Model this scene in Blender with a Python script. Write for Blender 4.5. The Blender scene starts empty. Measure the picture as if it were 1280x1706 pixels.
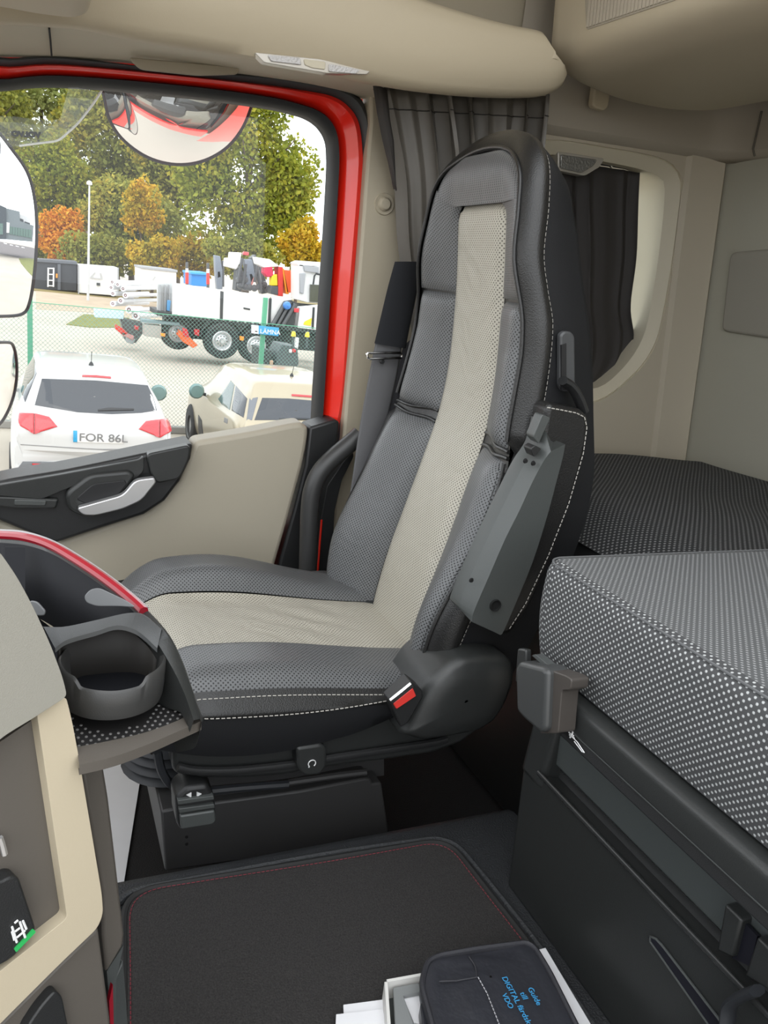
import bpy, bmesh, math, random
import numpy as np
from math import sin, cos, pi, radians, sqrt
from mathutils import Vector, Matrix

SC = bpy.context.scene
COL = SC.collection
random.seed(7)

# ------------------------------------------------------------------ camera
FPX, YAW, PITCH, ROLL = 1320.0, radians(25), radians(16.3), radians(7.0)
_f = np.array([sin(YAW)*cos(PITCH), cos(YAW)*cos(PITCH), -sin(PITCH)])
_r0 = np.array([cos(YAW), -sin(YAW), 0.0])
_u0 = np.cross(_r0, _f)
_r = cos(ROLL)*_r0 + sin(ROLL)*_u0
_u = -sin(ROLL)*_r0 + cos(ROLL)*_u0
cam_data = bpy.data.cameras.new('camera')
cam = bpy.data.objects.new('camera', cam_data)
COL.objects.link(cam)
cam.matrix_world = Matrix(((_r[0], _u[0], -_f[0], 0), (_r[1], _u[1], -_f[1], 0), (_r[2], _u[2], -_f[2], 0), (0, 0, 0, 1)))
cam_data.sensor_fit = 'VERTICAL'
cam_data.sensor_height = 24.0
cam_data.lens = FPX / 1706.0 * 24.0
cam_data.clip_start = 0.02
cam_data.clip_end = 600
SC.camera = cam

# ------------------------------------------------------------------ sky, light, exposure
W = bpy.data.worlds.new('overcast_sky')
SC.world = W
W.use_nodes = True
_bg = W.node_tree.nodes['Background']
_bg.inputs[0].default_value = (0.93, 0.965, 1.0, 1)
_bg.inputs[1].default_value = 3.5
sun_d = bpy.data.lights.new('sun', 'SUN')
sun_d.energy = 0.5
sun_d.angle = radians(40)
sun_d.color = (1.0, 0.95, 0.88)
sun = bpy.data.objects.new('sun', sun_d)
COL.objects.link(sun)
sun.rotation_euler = (radians(38), radians(-30), 0)
SC.view_settings.view_transform = 'Standard'
SC.view_settings.look = 'None'
SC.view_settings.gamma = 1
SC.view_settings.use_curve_mapping = False
SC.view_settings.exposure = -0.4
SC.cycles.max_bounces = 10
SC.cycles.transparent_max_bounces = 24

# ------------------------------------------------------------------ measuring
def ray(px, py):
    return _r*((px-640)/FPX) + _u*((853-py)/FPX) + _f

def at(p, X=None, Y=None, Z=None):
    """where the line of sight measured in the photograph meets a real plane of the cab or yard"""
    d = ray(*p)
    t = X/d[0] if X is not None else Y/d[1] if Y is not None else Z/d[2]
    return Vector(d*t)

def onplane(p, p0, n):
    d = Vector(ray(*p)); n = Vector(n)
    return d*(Vector(p0).dot(n)/d.dot(n))

# ------------------------------------------------------------------ materials
MATS = {}
def mat(name, col, rough=0.5, metal=0.0, bump=0.0, bscale=300.0, coat=0.0, spec=0.5, var=0.0, vscale=6.0, emit=None):
    if name in MATS: return MATS[name]
    m = bpy.data.materials.new(name); m.use_nodes = True
    nt = m.node_tree; b = nt.nodes['Principled BSDF']
    b.inputs['Base Color'].default_value = (*col, 1)
    b.inputs['Roughness'].default_value = rough
    b.inputs['Metallic'].default_value = metal
    b.inputs['Coat Weight'].default_value = coat
    b.inputs['Coat Roughness'].default_value = 0.05
    b.inputs['Specular IOR Level'].default_value = spec
    tc = nt.nodes.new('ShaderNodeTexCoord')
    if bump:
        n = nt.nodes.new('ShaderNodeTexNoise'); n.inputs['Scale'].default_value = bscale; n.inputs['Detail'].default_value = 3
        bp = nt.nodes.new('ShaderNodeBump'); bp.inputs['Strength'].default_value = bump; bp.inputs['Distance'].default_value = 0.002
        nt.links.new(tc.outputs['Object'], n.inputs['Vector'])
        nt.links.new(n.outputs['Fac'], bp.inputs['Height']); nt.links.new(bp.outputs[0], b.inputs['Normal'])
    if var:
        n = nt.nodes.new('ShaderNodeTexNoise'); n.inputs['Scale'].default_value = vscale; n.inputs['Detail'].default_value = 4
        mx = nt.nodes.new('ShaderNodeMix'); mx.data_type = 'RGBA'
        mx.inputs[6].default_value = (*[c*(1-var) for c in col], 1); mx.inputs[7].default_value = (*[min(1, c*(1+var)) for c in col], 1)
        nt.links.new(tc.outputs['Object'], n.inputs['Vector'])
        nt.links.new(n.outputs['Fac'], mx.inputs[0]); nt.links.new(mx.outputs[2], b.inputs['Base Color'])
    if emit:
        b.inputs['Emission Color'].default_value = (*col, 1); b.inputs['Emission Strength'].default_value = emit
    MATS[name] = m
    return m

def dotmat(name, base, dot, pitch, lo, hi, rough=0.5, bump=0.4, aspect=1.0, wrinkle=0.0, spec=0.5):
    """staggered dots in UV metres (perforated leather, dotted weave)"""
    m = bpy.data.materials.new(name); m.use_nodes = True
    nt = m.node_tree; L = nt.links; N = nt.nodes.new; b = nt.nodes['Principled BSDF']
    uv = N('ShaderNodeTexCoord'); sp = N('ShaderNodeSeparateXYZ'); L.new(uv.outputs['UV'], sp.inputs[0])
    def M(op, a, c=None):
        n = N('ShaderNodeMath'); n.operation = op
        for i, v in enumerate((a, c)):
            if v is None: continue
            if isinstance(v, (int, float)): n.inputs[i].default_value = v
            else: L.new(v, n.inputs[i])
        return n.outputs[0]
    s = M('MULTIPLY', M('SINE', M('MULTIPLY', sp.outputs[0], pi/pitch)), M('SINE', M('MULTIPLY', sp.outputs[1], pi/(pitch*aspect))))
    r = N('ShaderNodeMapRange'); r.interpolation_type = 'SMOOTHSTEP'
    r.inputs[1].default_value = lo; r.inputs[2].default_value = hi; L.new(s, r.inputs[0])
    mx = N('ShaderNodeMix'); mx.data_type = 'RGBA'; mx.inputs[6].default_value = (*base, 1); mx.inputs[7].default_value = (*dot, 1)
    L.new(r.outputs[0], mx.inputs[0]); L.new(mx.outputs[2], b.inputs['Base Color'])
    b.inputs['Roughness'].default_value = rough
    b.inputs['Specular IOR Level'].default_value = spec
    bp = N('ShaderNodeBump'); bp.inputs['Strength'].default_value = abs(bump); bp.inputs['Distance'].default_value = 0.0012; bp.invert = bump > 0
    L.new(r.outputs[0], bp.inputs['Height'])
    if wrinkle:
        nz = N('ShaderNodeTexNoise'); nz.inputs['Scale'].default_value = 14; nz.inputs['Detail'].default_value = 2; nz.inputs['Distortion'].default_value = 1.2
        L.new(uv.outputs['Object'], nz.inputs['Vector'])
        b2 = N('ShaderNodeBump'); b2.inputs['Strength'].default_value = wrinkle; b2.inputs['Distance'].default_value = 0.012
        L.new(nz.outputs['Fac'], b2.inputs['Height']); L.new(b2.outputs[0], bp.inputs['Normal'])
    L.new(bp.outputs[0], b.inputs['Normal'])
    MATS[name] = m
    return m

def glassmat(name, tint=(1, 1, 1), refl=0.8, ior=1.45):
    m = bpy.data.materials.new(name); m.use_nodes = True
    nt = m.node_tree; nt.nodes.clear(); N = nt.nodes.new; L = nt.links
    o = N('ShaderNodeOutputMaterial'); t = N('ShaderNodeBsdfTransparent'); g = N('ShaderNodeBsdfGlossy'); f = N('ShaderNodeFresnel'); x = N('ShaderNodeMixShader')
    t.inputs[0].default_value = (*tint, 1); g.inputs['Roughness'].default_value = 0.01; g.inputs[0].default_value = (refl, refl, refl, 1); f.inputs[0].default_value = ior
    L.new(f.outputs[0], x.inputs[0]); L.new(t.outputs[0], x.inputs[1]); L.new(g.outputs[0], x.inputs[2]); L.new(x.outputs[0], o.inputs[0])
    MATS[name] = m
    return m

beige = mat('beige_trim', (0.505, 0.435, 0.315), 0.55, bump=0.12, bscale=900)
door_beige = mat('door_beige', (0.41, 0.37, 0.29), 0.5, bump=0.12, bscale=900)
beige_light = mat('pale_trim', (0.555, 0.505, 0.39), 0.6, bump=0.12, bscale=900)
grey_beige = mat('grey_beige_trim', (0.46, 0.41, 0.32), 0.6, bump=0.15, bscale=700)
felt = mat('grey_felt', (0.425, 0.41, 0.335), 0.9, bump=0.3, bscale=1200)
felt_dark = mat('dark_felt', (0.34, 0.32, 0.27), 0.95, bump=0.4, bscale=1200)
black_pl = mat('black_plastic', (0.018, 0.0185, 0.019), 0.4, bump=0.2, bscale=900)
dark_pl = mat('charcoal_plastic', (0.026, 0.0275, 0.027), 0.36, bump=0.15, bscale=900)
grey_pl = mat('grey_plastic', (0.07, 0.076, 0.074), 0.36, bump=0.1, bscale=900)
brown_pl = mat('warm_grey_plastic', (0.10, 0.088, 0.075), 0.5, bump=0.1, bscale=900)
rubber = mat('black_rubber', (0.022, 0.024, 0.028), 0.5)
seal_m = mat('window_seal', (0.012, 0.013, 0.015), 0.55, spec=.3)
red_paint = mat('red_paint', (0.86, 0.02, 0.008), 0.28, coat=0.8)
red_trim = mat('red_satin', (0.30, 0.006, 0.018), 0.32, coat=0.4)
silver = mat('satin_silver', (0.62, 0.62, 0.63), 0.32, metal=0.75)
chrome = mat('chrome', (0.8, 0.8, 0.8), 0.12, metal=1.0)
mirror_m = mat('mirror_glass', (0.93, 0.93, 0.94), 0.0, metal=1.0)
leather = mat('black_leather', (0.016, 0.0158, 0.0155), 0.30, spec=.5, bump=0.35, bscale=500)
shell_m = mat('seat_shell_cloth', (0.010, 0.0105, 0.012), 0.6, spec=.35, bump=0.2, bscale=900)
perf_d = dotmat('perforated_grey_leather', (0.13, 0.134, 0.137), (0.010, 0.010, 0.011), 0.0036, 0.3, 0.65, 0.40, 0.5, wrinkle=0.1)
perf_l = dotmat('perforated_stone_leather', (0.47, 0.445, 0.375), (0.10, 0.09, 0.075), 0.0037, 0.35, 0.7, 0.5, 0.4, wrinkle=0.35)
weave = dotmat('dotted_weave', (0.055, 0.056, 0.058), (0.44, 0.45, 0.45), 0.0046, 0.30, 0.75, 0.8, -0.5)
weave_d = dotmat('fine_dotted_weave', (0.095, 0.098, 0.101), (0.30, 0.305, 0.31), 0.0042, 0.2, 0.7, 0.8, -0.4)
curtain_m = mat('curtain_cloth', (0.125, 0.114, 0.098), 0.42, bump=0.2, bscale=1500)
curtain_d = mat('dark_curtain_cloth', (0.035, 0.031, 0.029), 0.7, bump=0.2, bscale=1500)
stitch_m = mat('pale_thread', (0.45, 0.43, 0.39), 0.8)
red_stitch = mat('red_thread', (0.22, 0.03, 0.045), 0.8)
webbing = mat('belt_webbing', (0.13, 0.13, 0.135), 0.6, bump=0.5, bscale=1500)
velvet = mat('black_velvet', (0.01, 0.011, 0.014), 0.9)
carpet = mat('mat_carpet', (0.030, 0.028, 0.027), 0.95, bump=1.0, bscale=420, var=0.95, vscale=380)
tunnel_m = mat('tunnel_rubber', (0.035, 0.037, 0.04), 0.5, bump=0.9, bscale=330)
steel_bl = mat('black_steel', (0.045, 0.044, 0.044), 0.45, bump=0.1, bscale=500)
white_m = mat('white_print', (0.8, 0.8, 0.8), 0.5)
green_led = mat('green_indicator', (0.03, 0.42, 0.10), 0.4)
red_btn = mat('red_button', (0.75, 0.05, 0.04), 0.35)
paper = mat('white_paper', (0.80, 0.80, 0.82), 0.7, var=0.04, vscale=20)
nylon = mat('black_nylon', (0.030, 0.031, 0.038), 0.34, bump=0.9, bscale=45)
blue_print = mat('blue_print', (0.05, 0.32, 0.62), 0.5)
glass = glassmat('window_glass', (0.96, 0.98, 0.97), 0.9)
dark_glass = mat('car_glass', (0.02, 0.025, 0.035), 0.04, spec=0.9)
lens = mat('lamp_lens', (0.48, 0.465, 0.455), 0.15, spec=0.8, bump=0.8, bscale=260)

# ------------------------------------------------------------------ object helpers
def origin_of(p):
    v = Vector((0, 0, 0))
    while p is not None:
        v += p.location; p = p.parent
    return v

def obj(name, verts, faces, m, parent=None, uvs=None, smooth=40, bevel=0.0, seg=2, solid=0.0, sub=0):
    me = bpy.data.meshes.new(name)
    o0 = origin_of(parent)
    me.from_pydata([tuple(Vector(v)-o0) for v in verts], [], faces)
    me.update()
    if uvs is not None:
        ul = me.uv_layers.new(name='UVMap')
        for lp in me.loops: ul.data[lp.index].uv = uvs[lp.vertex_index]
    bm = bmesh.new(); bm.from_mesh(me)
    bmesh.ops.recalc_face_normals(bm, faces=bm.faces)
    bm.to_mesh(me); bm.free()
    me.materials.append(m)
    o = bpy.data.objects.new(name, me); COL.objects.link(o)
    if parent is not None: o.parent = parent
    if smooth:
        for p in me.polygons: p.use_smooth = True
        me.set_sharp_from_angle(angle=radians(smooth))
    if solid:
        md = o.modifiers.new('s', 'SOLIDIFY'); md.thickness = solid; md.offset = 0
    if bevel:
        md = o.modifiers.new('b', 'BEVEL'); md.width = bevel; md.segments = seg; md.limit_method = 'ANGLE'; md.angle_limit = radians(35)
    if sub:
        md = o.modifiers.new('ss', 'SUBSURF'); md.levels = sub; md.render_levels = sub
    return o

def tag(o, label=None, cat=None, group=None, kind=None):
    if label: o['label'] = label
    if cat: o['category'] = cat
    if group: o['group'] = group
    if kind: o['kind'] = kind
    return o

def thing(name, loc, label=None, cat=None, group=None, kind=None):
    o = bpy.data.objects.new(name, None); COL.objects.link(o)
    o.empty_display_size = 0.05
    o.location = loc
    return tag(o, label, cat, group, kind)

class MB:
    def __init__(s): s.v = []; s.f = []; s.uv = []
    def add(s, v, f, uv=None):
        k = len(s.v); s.v += [Vector(x) for x in v]; s.f += [tuple(i+k for i in q) for q in f]
        s.uv += uv if uv else [(0, 0)]*len(v); return s
    def box(s, c, size, R=None):
        hx, hy, hz = [d/2 for d in size]
        vs = [Vector((x, y, z)) for x in (-hx, hx) for y in (-hy, hy) for z in (-hz, hz)]
        if R is not None: vs = [R @ v for v in vs]
        return s.add([Vector(c)+v for v in vs], [(0, 1, 3, 2), (4, 6, 7, 5), (0, 4, 5, 1), (2, 3, 7, 6), (0, 2, 6, 4), (1, 5, 7, 3)])
    def prism(s, pts, vec):
        n = len(pts); vec = Vector(vec); pts = [Vector(p) for p in pts]
        return s.add(pts + [p+vec for p in pts], [tuple(range(n)), tuple(range(2*n-1, n-1, -1))] + [(i, (i+1) % n, n+(i+1) % n, n+i) for i in range(n)])
    def grid(s, rows, uvf=None, cu=False, cv=False):
        nr, nc = len(rows), len(rows[0])
        f = []
        for i in range(nr if cv else nr-1):
            for j in range(nc if cu else nc-1):
                f.append((i*nc+j, i*nc+(j+1) % nc, ((i+1) % nr)*nc+(j+1) % nc, ((i+1) % nr)*nc+j))
        uv = None
        if uvf == 'm':
            uv = []
            acc = [0.0]*nc
            for i in range(nr):
                if i: acc = [acc[j]+(Vector(rows[i][j])-Vector(rows[i-1][j])).length for j in range(nc)]
                d = 0; a = sum(acc)/nc
                for j in range(nc):
                    if j: d += (Vector(rows[i][j])-Vector(rows[i][j-1])).length
                    uv.append((d, a))
        return s.add([p for r in rows for p in r], f, uv)
    def tube(s, path, r, n=10, closed=False, caps=True, flat=1.0, upv=None):
        path = [Vector(p) for p in path]; k = len(path)
        rs = r if isinstance(r, (list, tuple)) else [r]*k
        rows = []; prev = None
        for i, p in enumerate(path):
            a = path[(i-1) % k] if (closed or i > 0) else p
            b = path[(i+1) % k] if (closed or i < k-1) else p
            t = (b-a).normalized()
            up = Vector(upv) if upv else prev
            if up is None: up = Vector((0, 0, 1)) if abs(t.z) < .9 else Vector((1, 0, 0))
            n1 = (up - t*up.dot(t)).normalized(); prev = n1; n2 = t.cross(n1)
            rows.append([p + (n1*cos(2*pi*j/n)*flat + n2*sin(2*pi*j/n))*rs[i] for j in range(n)])
        base = len(s.v)
        s.grid(rows, cu=True, cv=closed)
        if caps and not closed:
            s.f.append(tuple(base+j for j in range(n))); s.f.append(tuple(base+(k-1)*n+j for j in range(n-1, -1, -1)))
        return s
    def lathe(s, prof, c, axis=(0, 0, 1), n=24, caps=False):
        ax = Vector(axis).normalized(); q = Vector((0, 0, 1)).rotation_difference(ax)
        rows = [[Vector(c) + q @ Vector((r*cos(2*pi*j/n), r*sin(2*pi*j/n), h)) for j in range(n)] for r, h in prof]
        base = len(s.v); s.grid(rows, cu=True)
        if caps:
            s.f.append(tuple(base+j for j in range(n))); s.f.append(tuple(base+(len(prof)-1)*n+j for j in range(n)))
        return s
    def build(s, name, m, parent=None, uv=False, **k):
        return obj(name, s.v, s.f, m, parent, uvs=s.uv if uv else None, **k)

def spline(pts, n=8, closed=False):
    P = [np.array(p, float) for p in pts]; k = len(P); out = []
    rng = k if closed else k-1
    for i in range(rng):
        p1, p2 = P[i], P[(i+1) % k]
        p0 = P[(i-1) % k] if (closed or i > 0) else 2*p1-p2
        p3 = P[(i+2) % k] if (closed or i < k-2) else 2*p2-p1
        for j in range(n):
            t = j/n
            out.append(0.5*((2*p1)+(-p0+p2)*t+(2*p0-5*p1+4*p2-p3)*t*t+(-p0+3*p1-3*p2+p3)*t**3))
    if not closed: out.append(P[-1])
    return [Vector(p) if len(p) == 3 else tuple(p) for p in out]

def rounded(pts, r, n=4):
    """round the corners of a planar polygon of Vectors"""
    P = [Vector(p) for p in pts]; k = len(P); out = []
    for i in range(k):
        p, a, b = P[i], P[i-1], P[(i+1) % k]
        rr = r[i] if isinstance(r, (list, tuple)) else r
        da, db = (a-p), (b-p); d = min(rr, da.length*.45, db.length*.45)
        if d <= 1e-6: out.append(p); continue
        q0, q1 = p+da.normalized()*d, p+db.normalized()*d
        for j in range(n+1):
            t = j/n; out.append(q0*(1-t)**2+p*2*t*(1-t)+q1*t*t)
    return out

def resample(path, step, closed=False):
    path = [Vector(p) for p in path]
    if closed: path = path+[path[0]]
    L = [0]
    for a, b in zip(path, path[1:]): L.append(L[-1]+(b-a).length)
    n = max(2, int(L[-1]/step)); out = []; k = 0
    for i in range(n+1):
        d = L[-1]*i/n
        while k < len(L)-2 and L[k+1] < d: k += 1
        t = (d-L[k])/max(1e-9, L[k+1]-L[k]); out.append(path[k].lerp(path[k+1], t))
    return out

def stitches(name, path, parent, m=None, pitch=0.008, r=0.0009, lift=(0, 0, 0)):
    pts = resample([Vector(p)+Vector(lift) for p in path], pitch/3)
    mb = MB()
    for i in range(0, len(pts)-2, 3):
        mb.tube(pts[i:i+3], r, n=4)
    o = mb.build(name, m or stitch_m, parent, smooth=0); o['kind'] = 'stuff'
    return o

def text_mesh(name, txt, size, m, parent, origin, xdir, ydir, extrude=0.0003, mirror=False, align='LEFT', bold=0.0, wide=1.0):
    cu = bpy.data.curves.new('tmp', 'FONT'); cu.body = txt; cu.size = size; cu.extrude = extrude; cu.align_x = align; cu.offset = bold
    o = bpy.data.objects.new('tmp', cu); COL.objects.link(o)
    dg = bpy.context.evaluated_depsgraph_get(); me0 = bpy.data.meshes.new_from_object(o.evaluated_get(dg))
    X = Vector(xdir).normalized(); Y = Vector(ydir); Y = (Y-X*Y.dot(X)).normalized(); Zn = X.cross(Y)
    vs = [Vector(origin)+X*v.co.x*wide+Y*v.co.y+Zn*v.co.z for v in me0.vertices]
    fs = [tuple(p.vertices) for p in me0.polygons]
    bpy.data.objects.remove(o); bpy.data.curves.remove(cu); bpy.data.meshes.remove(me0)
    return obj(name, vs, fs, m, parent, smooth=0)

def V2(pts, **k): return [at(p, **k) for p in pts]
def lerp(a, b, t): return a+(b-a)*t
def sstep(t): t = max(0.0, min(1.0, t)); return t*t*(3-2*t)
YZ = Vector((0, 1, 0))

# ================================================================== THE CAB SHELL
YD = 1.75
# --- door frame rings: from the lower rear corner up, over the top and forward
def doorpath(px, Y, fwd):
    return V2(px, Y=Y) + [Vector((p[0], Y, p[1])) for p in fwd]
seal_out = doorpath([(566, 820), (578, 722), (592, 650), (604, 500), (612, 400), (620, 300), (620, 240), (613, 195), (598, 165), (570, 149), (535, 141), (450, 127), (300, 117), (100, 95), (0, 97)], 1.735, [(-.16, .30), (-.45, .20), (-.62, -.1), (-.7, -.62)])
red_out = doorpath([(552, 820), (563, 722), (576, 650), (587, 500), (595, 400), (603, 300), (604, 250), (597, 202), (577, 174), (552, 160), (520, 153), (450, 142), (300, 125), (100, 107), (0, 110)], 1.742, [(-.15, .288), (-.435, .19), (-.60, -.1), (-.68, -.62)])
red_in = doorpath([(528, 820), (535, 722), (540, 650), (549, 500), (557, 400), (563, 300), (564, 255), (560, 222), (548, 199), (528, 184), (500, 174), (440, 160), (300, 142), (100, 126), (0, 132)], 1.765, [(-.13, .258), (-.41, .16), (-.57, -.1), (-.65, -.62)])
gl_out = doorpath([(519, 820), (525, 722), (529, 650), (539, 500), (546, 400), (552, 300), (553, 260), (550, 232), (538, 211), (520, 197), (495, 188), (440, 176), (300, 158), (100, 141), (0, 147)], 1.785, [(-.12, .235), (-.39, .14), (-.55, -.1), (-.62, -.62)])
rings = [spline(p, 6) for p in (seal_out, red_out, red_in, gl_out)]

door = thing('door_1', (0.2, 1.76, -1.0), 'passenger door with red painted window frame, beige inner panel and black armrest', kind='structure')
def ringstrip(a, b, prof):
    """strip between two matching paths with a cross profile of (t, dy)"""
    return [[pa.lerp(pb, t)+YZ*dy for pa, pb in zip(a, b)] for t, dy in prof]
MB().grid(ringstrip(rings[1], rings[2], [(0, 0.03), (0, 0), (.25, -.012), (.55, -.008), (.8, 0.006), (1, 0.02), (1, .06)])).build('painted_frame', red_paint, door)
MB().grid(ringstrip(rings[0], rings[1], [(-.4, .02), (0, 0), (.3, -.006), (.7, -.004), (1.0, .004), (1.0, .03)])).build('outer_seal', mat('seal_grey', (.05, .054, .058), .5), door)
MB().grid(ringstrip(rings[2], rings[3], [(-.1, 0.03), (0, -.004), (.15, -.012), (.6, -.01), (1, -.002), (1, .04)])).build('glass_seal', seal_m, door)
gl = rings[3]
gn = len(gl)
MB().grid([[p+YZ*0.012 for p in gl], [Vector((p.x, p.y+.012, min(p.z, -.62))) for p in gl]]).build('window_pane', glass, door)
# lower inner door: one beige moulding, fills below the sill
sill = [(-60, 826), (0, 806), (120, 785), (240, 762), (325, 738), (420, 721), (505, 704)]
pnl = spline(V2([(325, 736), (420, 720), (490, 706), (508, 708), (514, 722), (505, 775), (485, 850), (462, 930), (440, 1010)], Y=1.70), 5)
low = [Vector((pnl[-1].x, 1.70, -1.14)), Vector((-.65, 1.70, -1.14)), Vector((-.65, 1.70, -.6)), at((0, 866), Y=1.70), at((90, 905), Y=1.70), at((250, 850), Y=1.70), at((300, 800), Y=1.70)]
MB().prism(pnl+low, (0, .07, 0)).build('beige_panel', door_beige, door, bevel=0.014, seg=3)
MB().prism(V2([(516, 712), (560, 699), (567, 704), (560, 756), (545, 840), (520, 960), (505, 1040), (445, 1040), (468, 930), (490, 850), (509, 775)], Y=1.705), (0, .07, 0)).build('rear_edge_trim', black_pl, door, bevel=0.006)
# armrest with pull handle
arm = spline(V2([(-40, 822), (0, 802), (110, 783), (235, 757), (322, 739)], Y=1.67), 4)+V2([(318, 765), (300, 802), (275, 835), (240, 858), (170, 880), (92, 906), (40, 885), (0, 868), (-40, 868)], Y=1.67)
ar = MB().prism(arm, (0, .09, 0)).build('armrest', black_pl, door, bevel=0.008, seg=3)
MB().prism(rounded(V2([(-30, 815), (0, 808), (105, 790), (232, 766), (240, 760), (240, 785), (225, 800), (150, 800), (110, 815), (70, 832), (-30, 824)], Y=1.655), .01), (0, .03, 0)).build('upper_bar', dark_pl, ar, bevel=0.006, seg=3)
MB().prism(rounded(V2([(243, 757), (318, 741), (316, 764), (300, 798), (262, 806), (252, 792)], Y=1.655), .012), (0, .03, 0)).build('corner_cover', dark_pl, ar, bevel=0.006, seg=3)
MB().prism(rounded(V2([(108, 822), (150, 790), (215, 784), (226, 792), (215, 812), (190, 840), (150, 866), (112, 850)], Y=1.645), .015), (0, .03, 0)).build('handle_bezel', dark_pl, ar, bevel=0.008, seg=3)
MB().prism(rounded(V2([(125, 832), (155, 806), (208, 800), (212, 806), (190, 835), (160, 846)], Y=1.643), .01), (0, .01, 0)).build('handle_recess', mat('dark_recess', (0.012, 0.012, 0.013), 0.6), ar, bevel=0.002)
tag(MB().prism(rounded(V2([(127, 847), (205, 825), (226, 800), (258, 796), (260, 804), (236, 834), (205, 848), (160, 859), (138, 858)], Y=1.625), .012), (0, .018, 0)).build('pull_handle', silver, ar, bevel=0.006, seg=3), 'satin silver door pull')
MB().prism(rounded(V2([(-30, 826), (30, 828), (98, 832), (94, 848), (30, 848), (-30, 842)], Y=1.655), .006), (0, .02, 0)).build('switch_panel', dark_pl, ar, bevel=0.004)
MB().prism(rounded(V2([(24, 832), (78, 834), (76, 843), (23, 842)], Y=1.652), .004), (0, .008, 0)).build('window_switch', grey_pl, ar, bevel=0.002)
# outer skin of the door and cab side
skin = thing('wall_outside', (0.2, 1.86, -1.6), 'red painted outer skin of the cab below the door window', kind='structure')
MB().prism([(-.75, 1.83, -.70), (.62, 1.83, -.60), (.62, 1.83, -1.0), (-.75, 1.83, -1.0)], (0, .04, 0)).build('door_skin', red_paint, skin, bevel=0.01)
MB().prism([(-.62, 1.83, .45), (.75, 1.83, .55), (.62, 1.83, .41), (-.40, 1.83, .24)], (0, .04, 0)).build('roof_rail', red_paint, skin, bevel=0.01)

# --- cab side wall behind the door, with the sleeper window opening
def fit_loop(px, Y, n): return resample(spline(V2(px, Y=Y), 6, closed=True), 1e9 if n is None else 1.0, closed=True)
def loop(px, Y, n=72):
    p = spline(V2(px, Y=Y), 8, closed=True)
    L = sum((p[i]-p[i-1]).length for i in range(len(p)))
    return resample(p, L/(n+.5), closed=True)[:n]
open_px = [(985, 672), (1050, 632), (1092, 578), (1112, 500), (1128, 400), (1138, 315), (1130, 284), (1098, 262), (1000, 243), (920, 233), (880, 250), (870, 400), (875, 560), (900, 650)]
rim_px = [(985, 648), (1030, 622), (1070, 566), (1088, 490), (1101, 400), (1108, 318), (1102, 298), (1075, 284), (1000, 268), (925, 258), (893, 270), (885, 400), (888, 550), (915, 630)]
A0 = loop(open_px, 1.72); A1 = loop(open_px, 1.722); B = loop(rim_px, 1.745)
nL = 72
cen = sum(A0, Vector())/nL
def outer_rect(p, x0, x1, z0, z1):
    d = p-cen; t = 1e9
    if d.x > 1e-6: t = min(t, (x1-cen.x)/d.x)
    if d.x < -1e-6: t = min(t, (x0-cen.x)/d.x)
    if d.z > 1e-6: t = min(t, (z1-cen.z)/d.z)
    if d.z < -1e-6: t = min(t, (z0-cen.z)/d.z)
    return Vector((cen.x+d.x*t, 1.72, cen.z+d.z*t))
def with_corners(lp, x0, x1, z0, z1):
    """outer loop snapped so the rectangle's corners are kept"""
    out = [outer_rect(p, x0, x1, z0, z1) for p in lp]
    for cx in (x0, x1):
        for cz in (z0, z1):
            k = min(range(len(out)), key=lambda i: (out[i]-Vector((cx, 1.72, cz))).length)
            out[k] = Vector((cx, 1.72, cz))
    return out
wall_r = thing('wall_right', (1.2, 1.75, -1.1), 'beige side wall behind the passenger door around the sleeper window', kind='structure')
rect = with_corners(A0, 1.06, 1.72, -1.1, .75)
MB().grid([rect, A0], cu=True).build('side_panel', grey_beige, wall_r)
deep = [Vector((p.x*1.02-.02, 1.87, p.z)) for p in B]
mid = [Vector((p.x, 1.80, p.z)) for p in B]
MB().grid([A0, [p+YZ*.006 for p in A0], [a.lerp(b, .1)+YZ*.002 for a, b in zip(A0, B)], [a.lerp(b, .8) for a, b in zip(A0, B)], B, [p+YZ*.012 for p in B], mid, deep], cu=True).build('window_surround', beige_light, wall_r)
rect2 = [Vector((p.x, 1.87, p.z)) for p in with_corners(A0, .66, 1.8, -1.75, .75)]
MB().grid([rect2, deep], cu=True).build('outer_panel', red_paint, wall_r)
MB().add([p+YZ*-.004 for p in deep], [tuple(range(nL))]).build('sleeper_pane', glassmat('tinted_glass', (.8, .84, .82), .9), wall_r, smooth=0)
# B-pillar trim
pil = V2([(617, 150), (618, 205), (612, 270), (598, 460), (580, 640), (572, 730), (560, 820), (548, 940)], Y=1.715)
pil = [p for p in pil]
MB().prism(pil+[Vector((.56, 1.715, -1.1)), Vector((1.07, 1.715, -1.1)), Vector((1.07, 1.715, .75)), Vector((.63, 1.715, .75))], (0, .05, 0)).build('pillar_trim', mat('pillar_beige', (0.44, 0.39, 0.295), 0.55, bump=0.12, bscale=900), wall_r, bevel=0.006)
MB().lathe([(0.0, -.012), (.010, -.012), (.014, -.008), (.015, -.002), (.022, -.004), (.024, 0.002)], at((640, 340), Y=1.715), (0, 1, 0), 20).build('cover_cap', MATS['pillar_beige'], wall_r)


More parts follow.
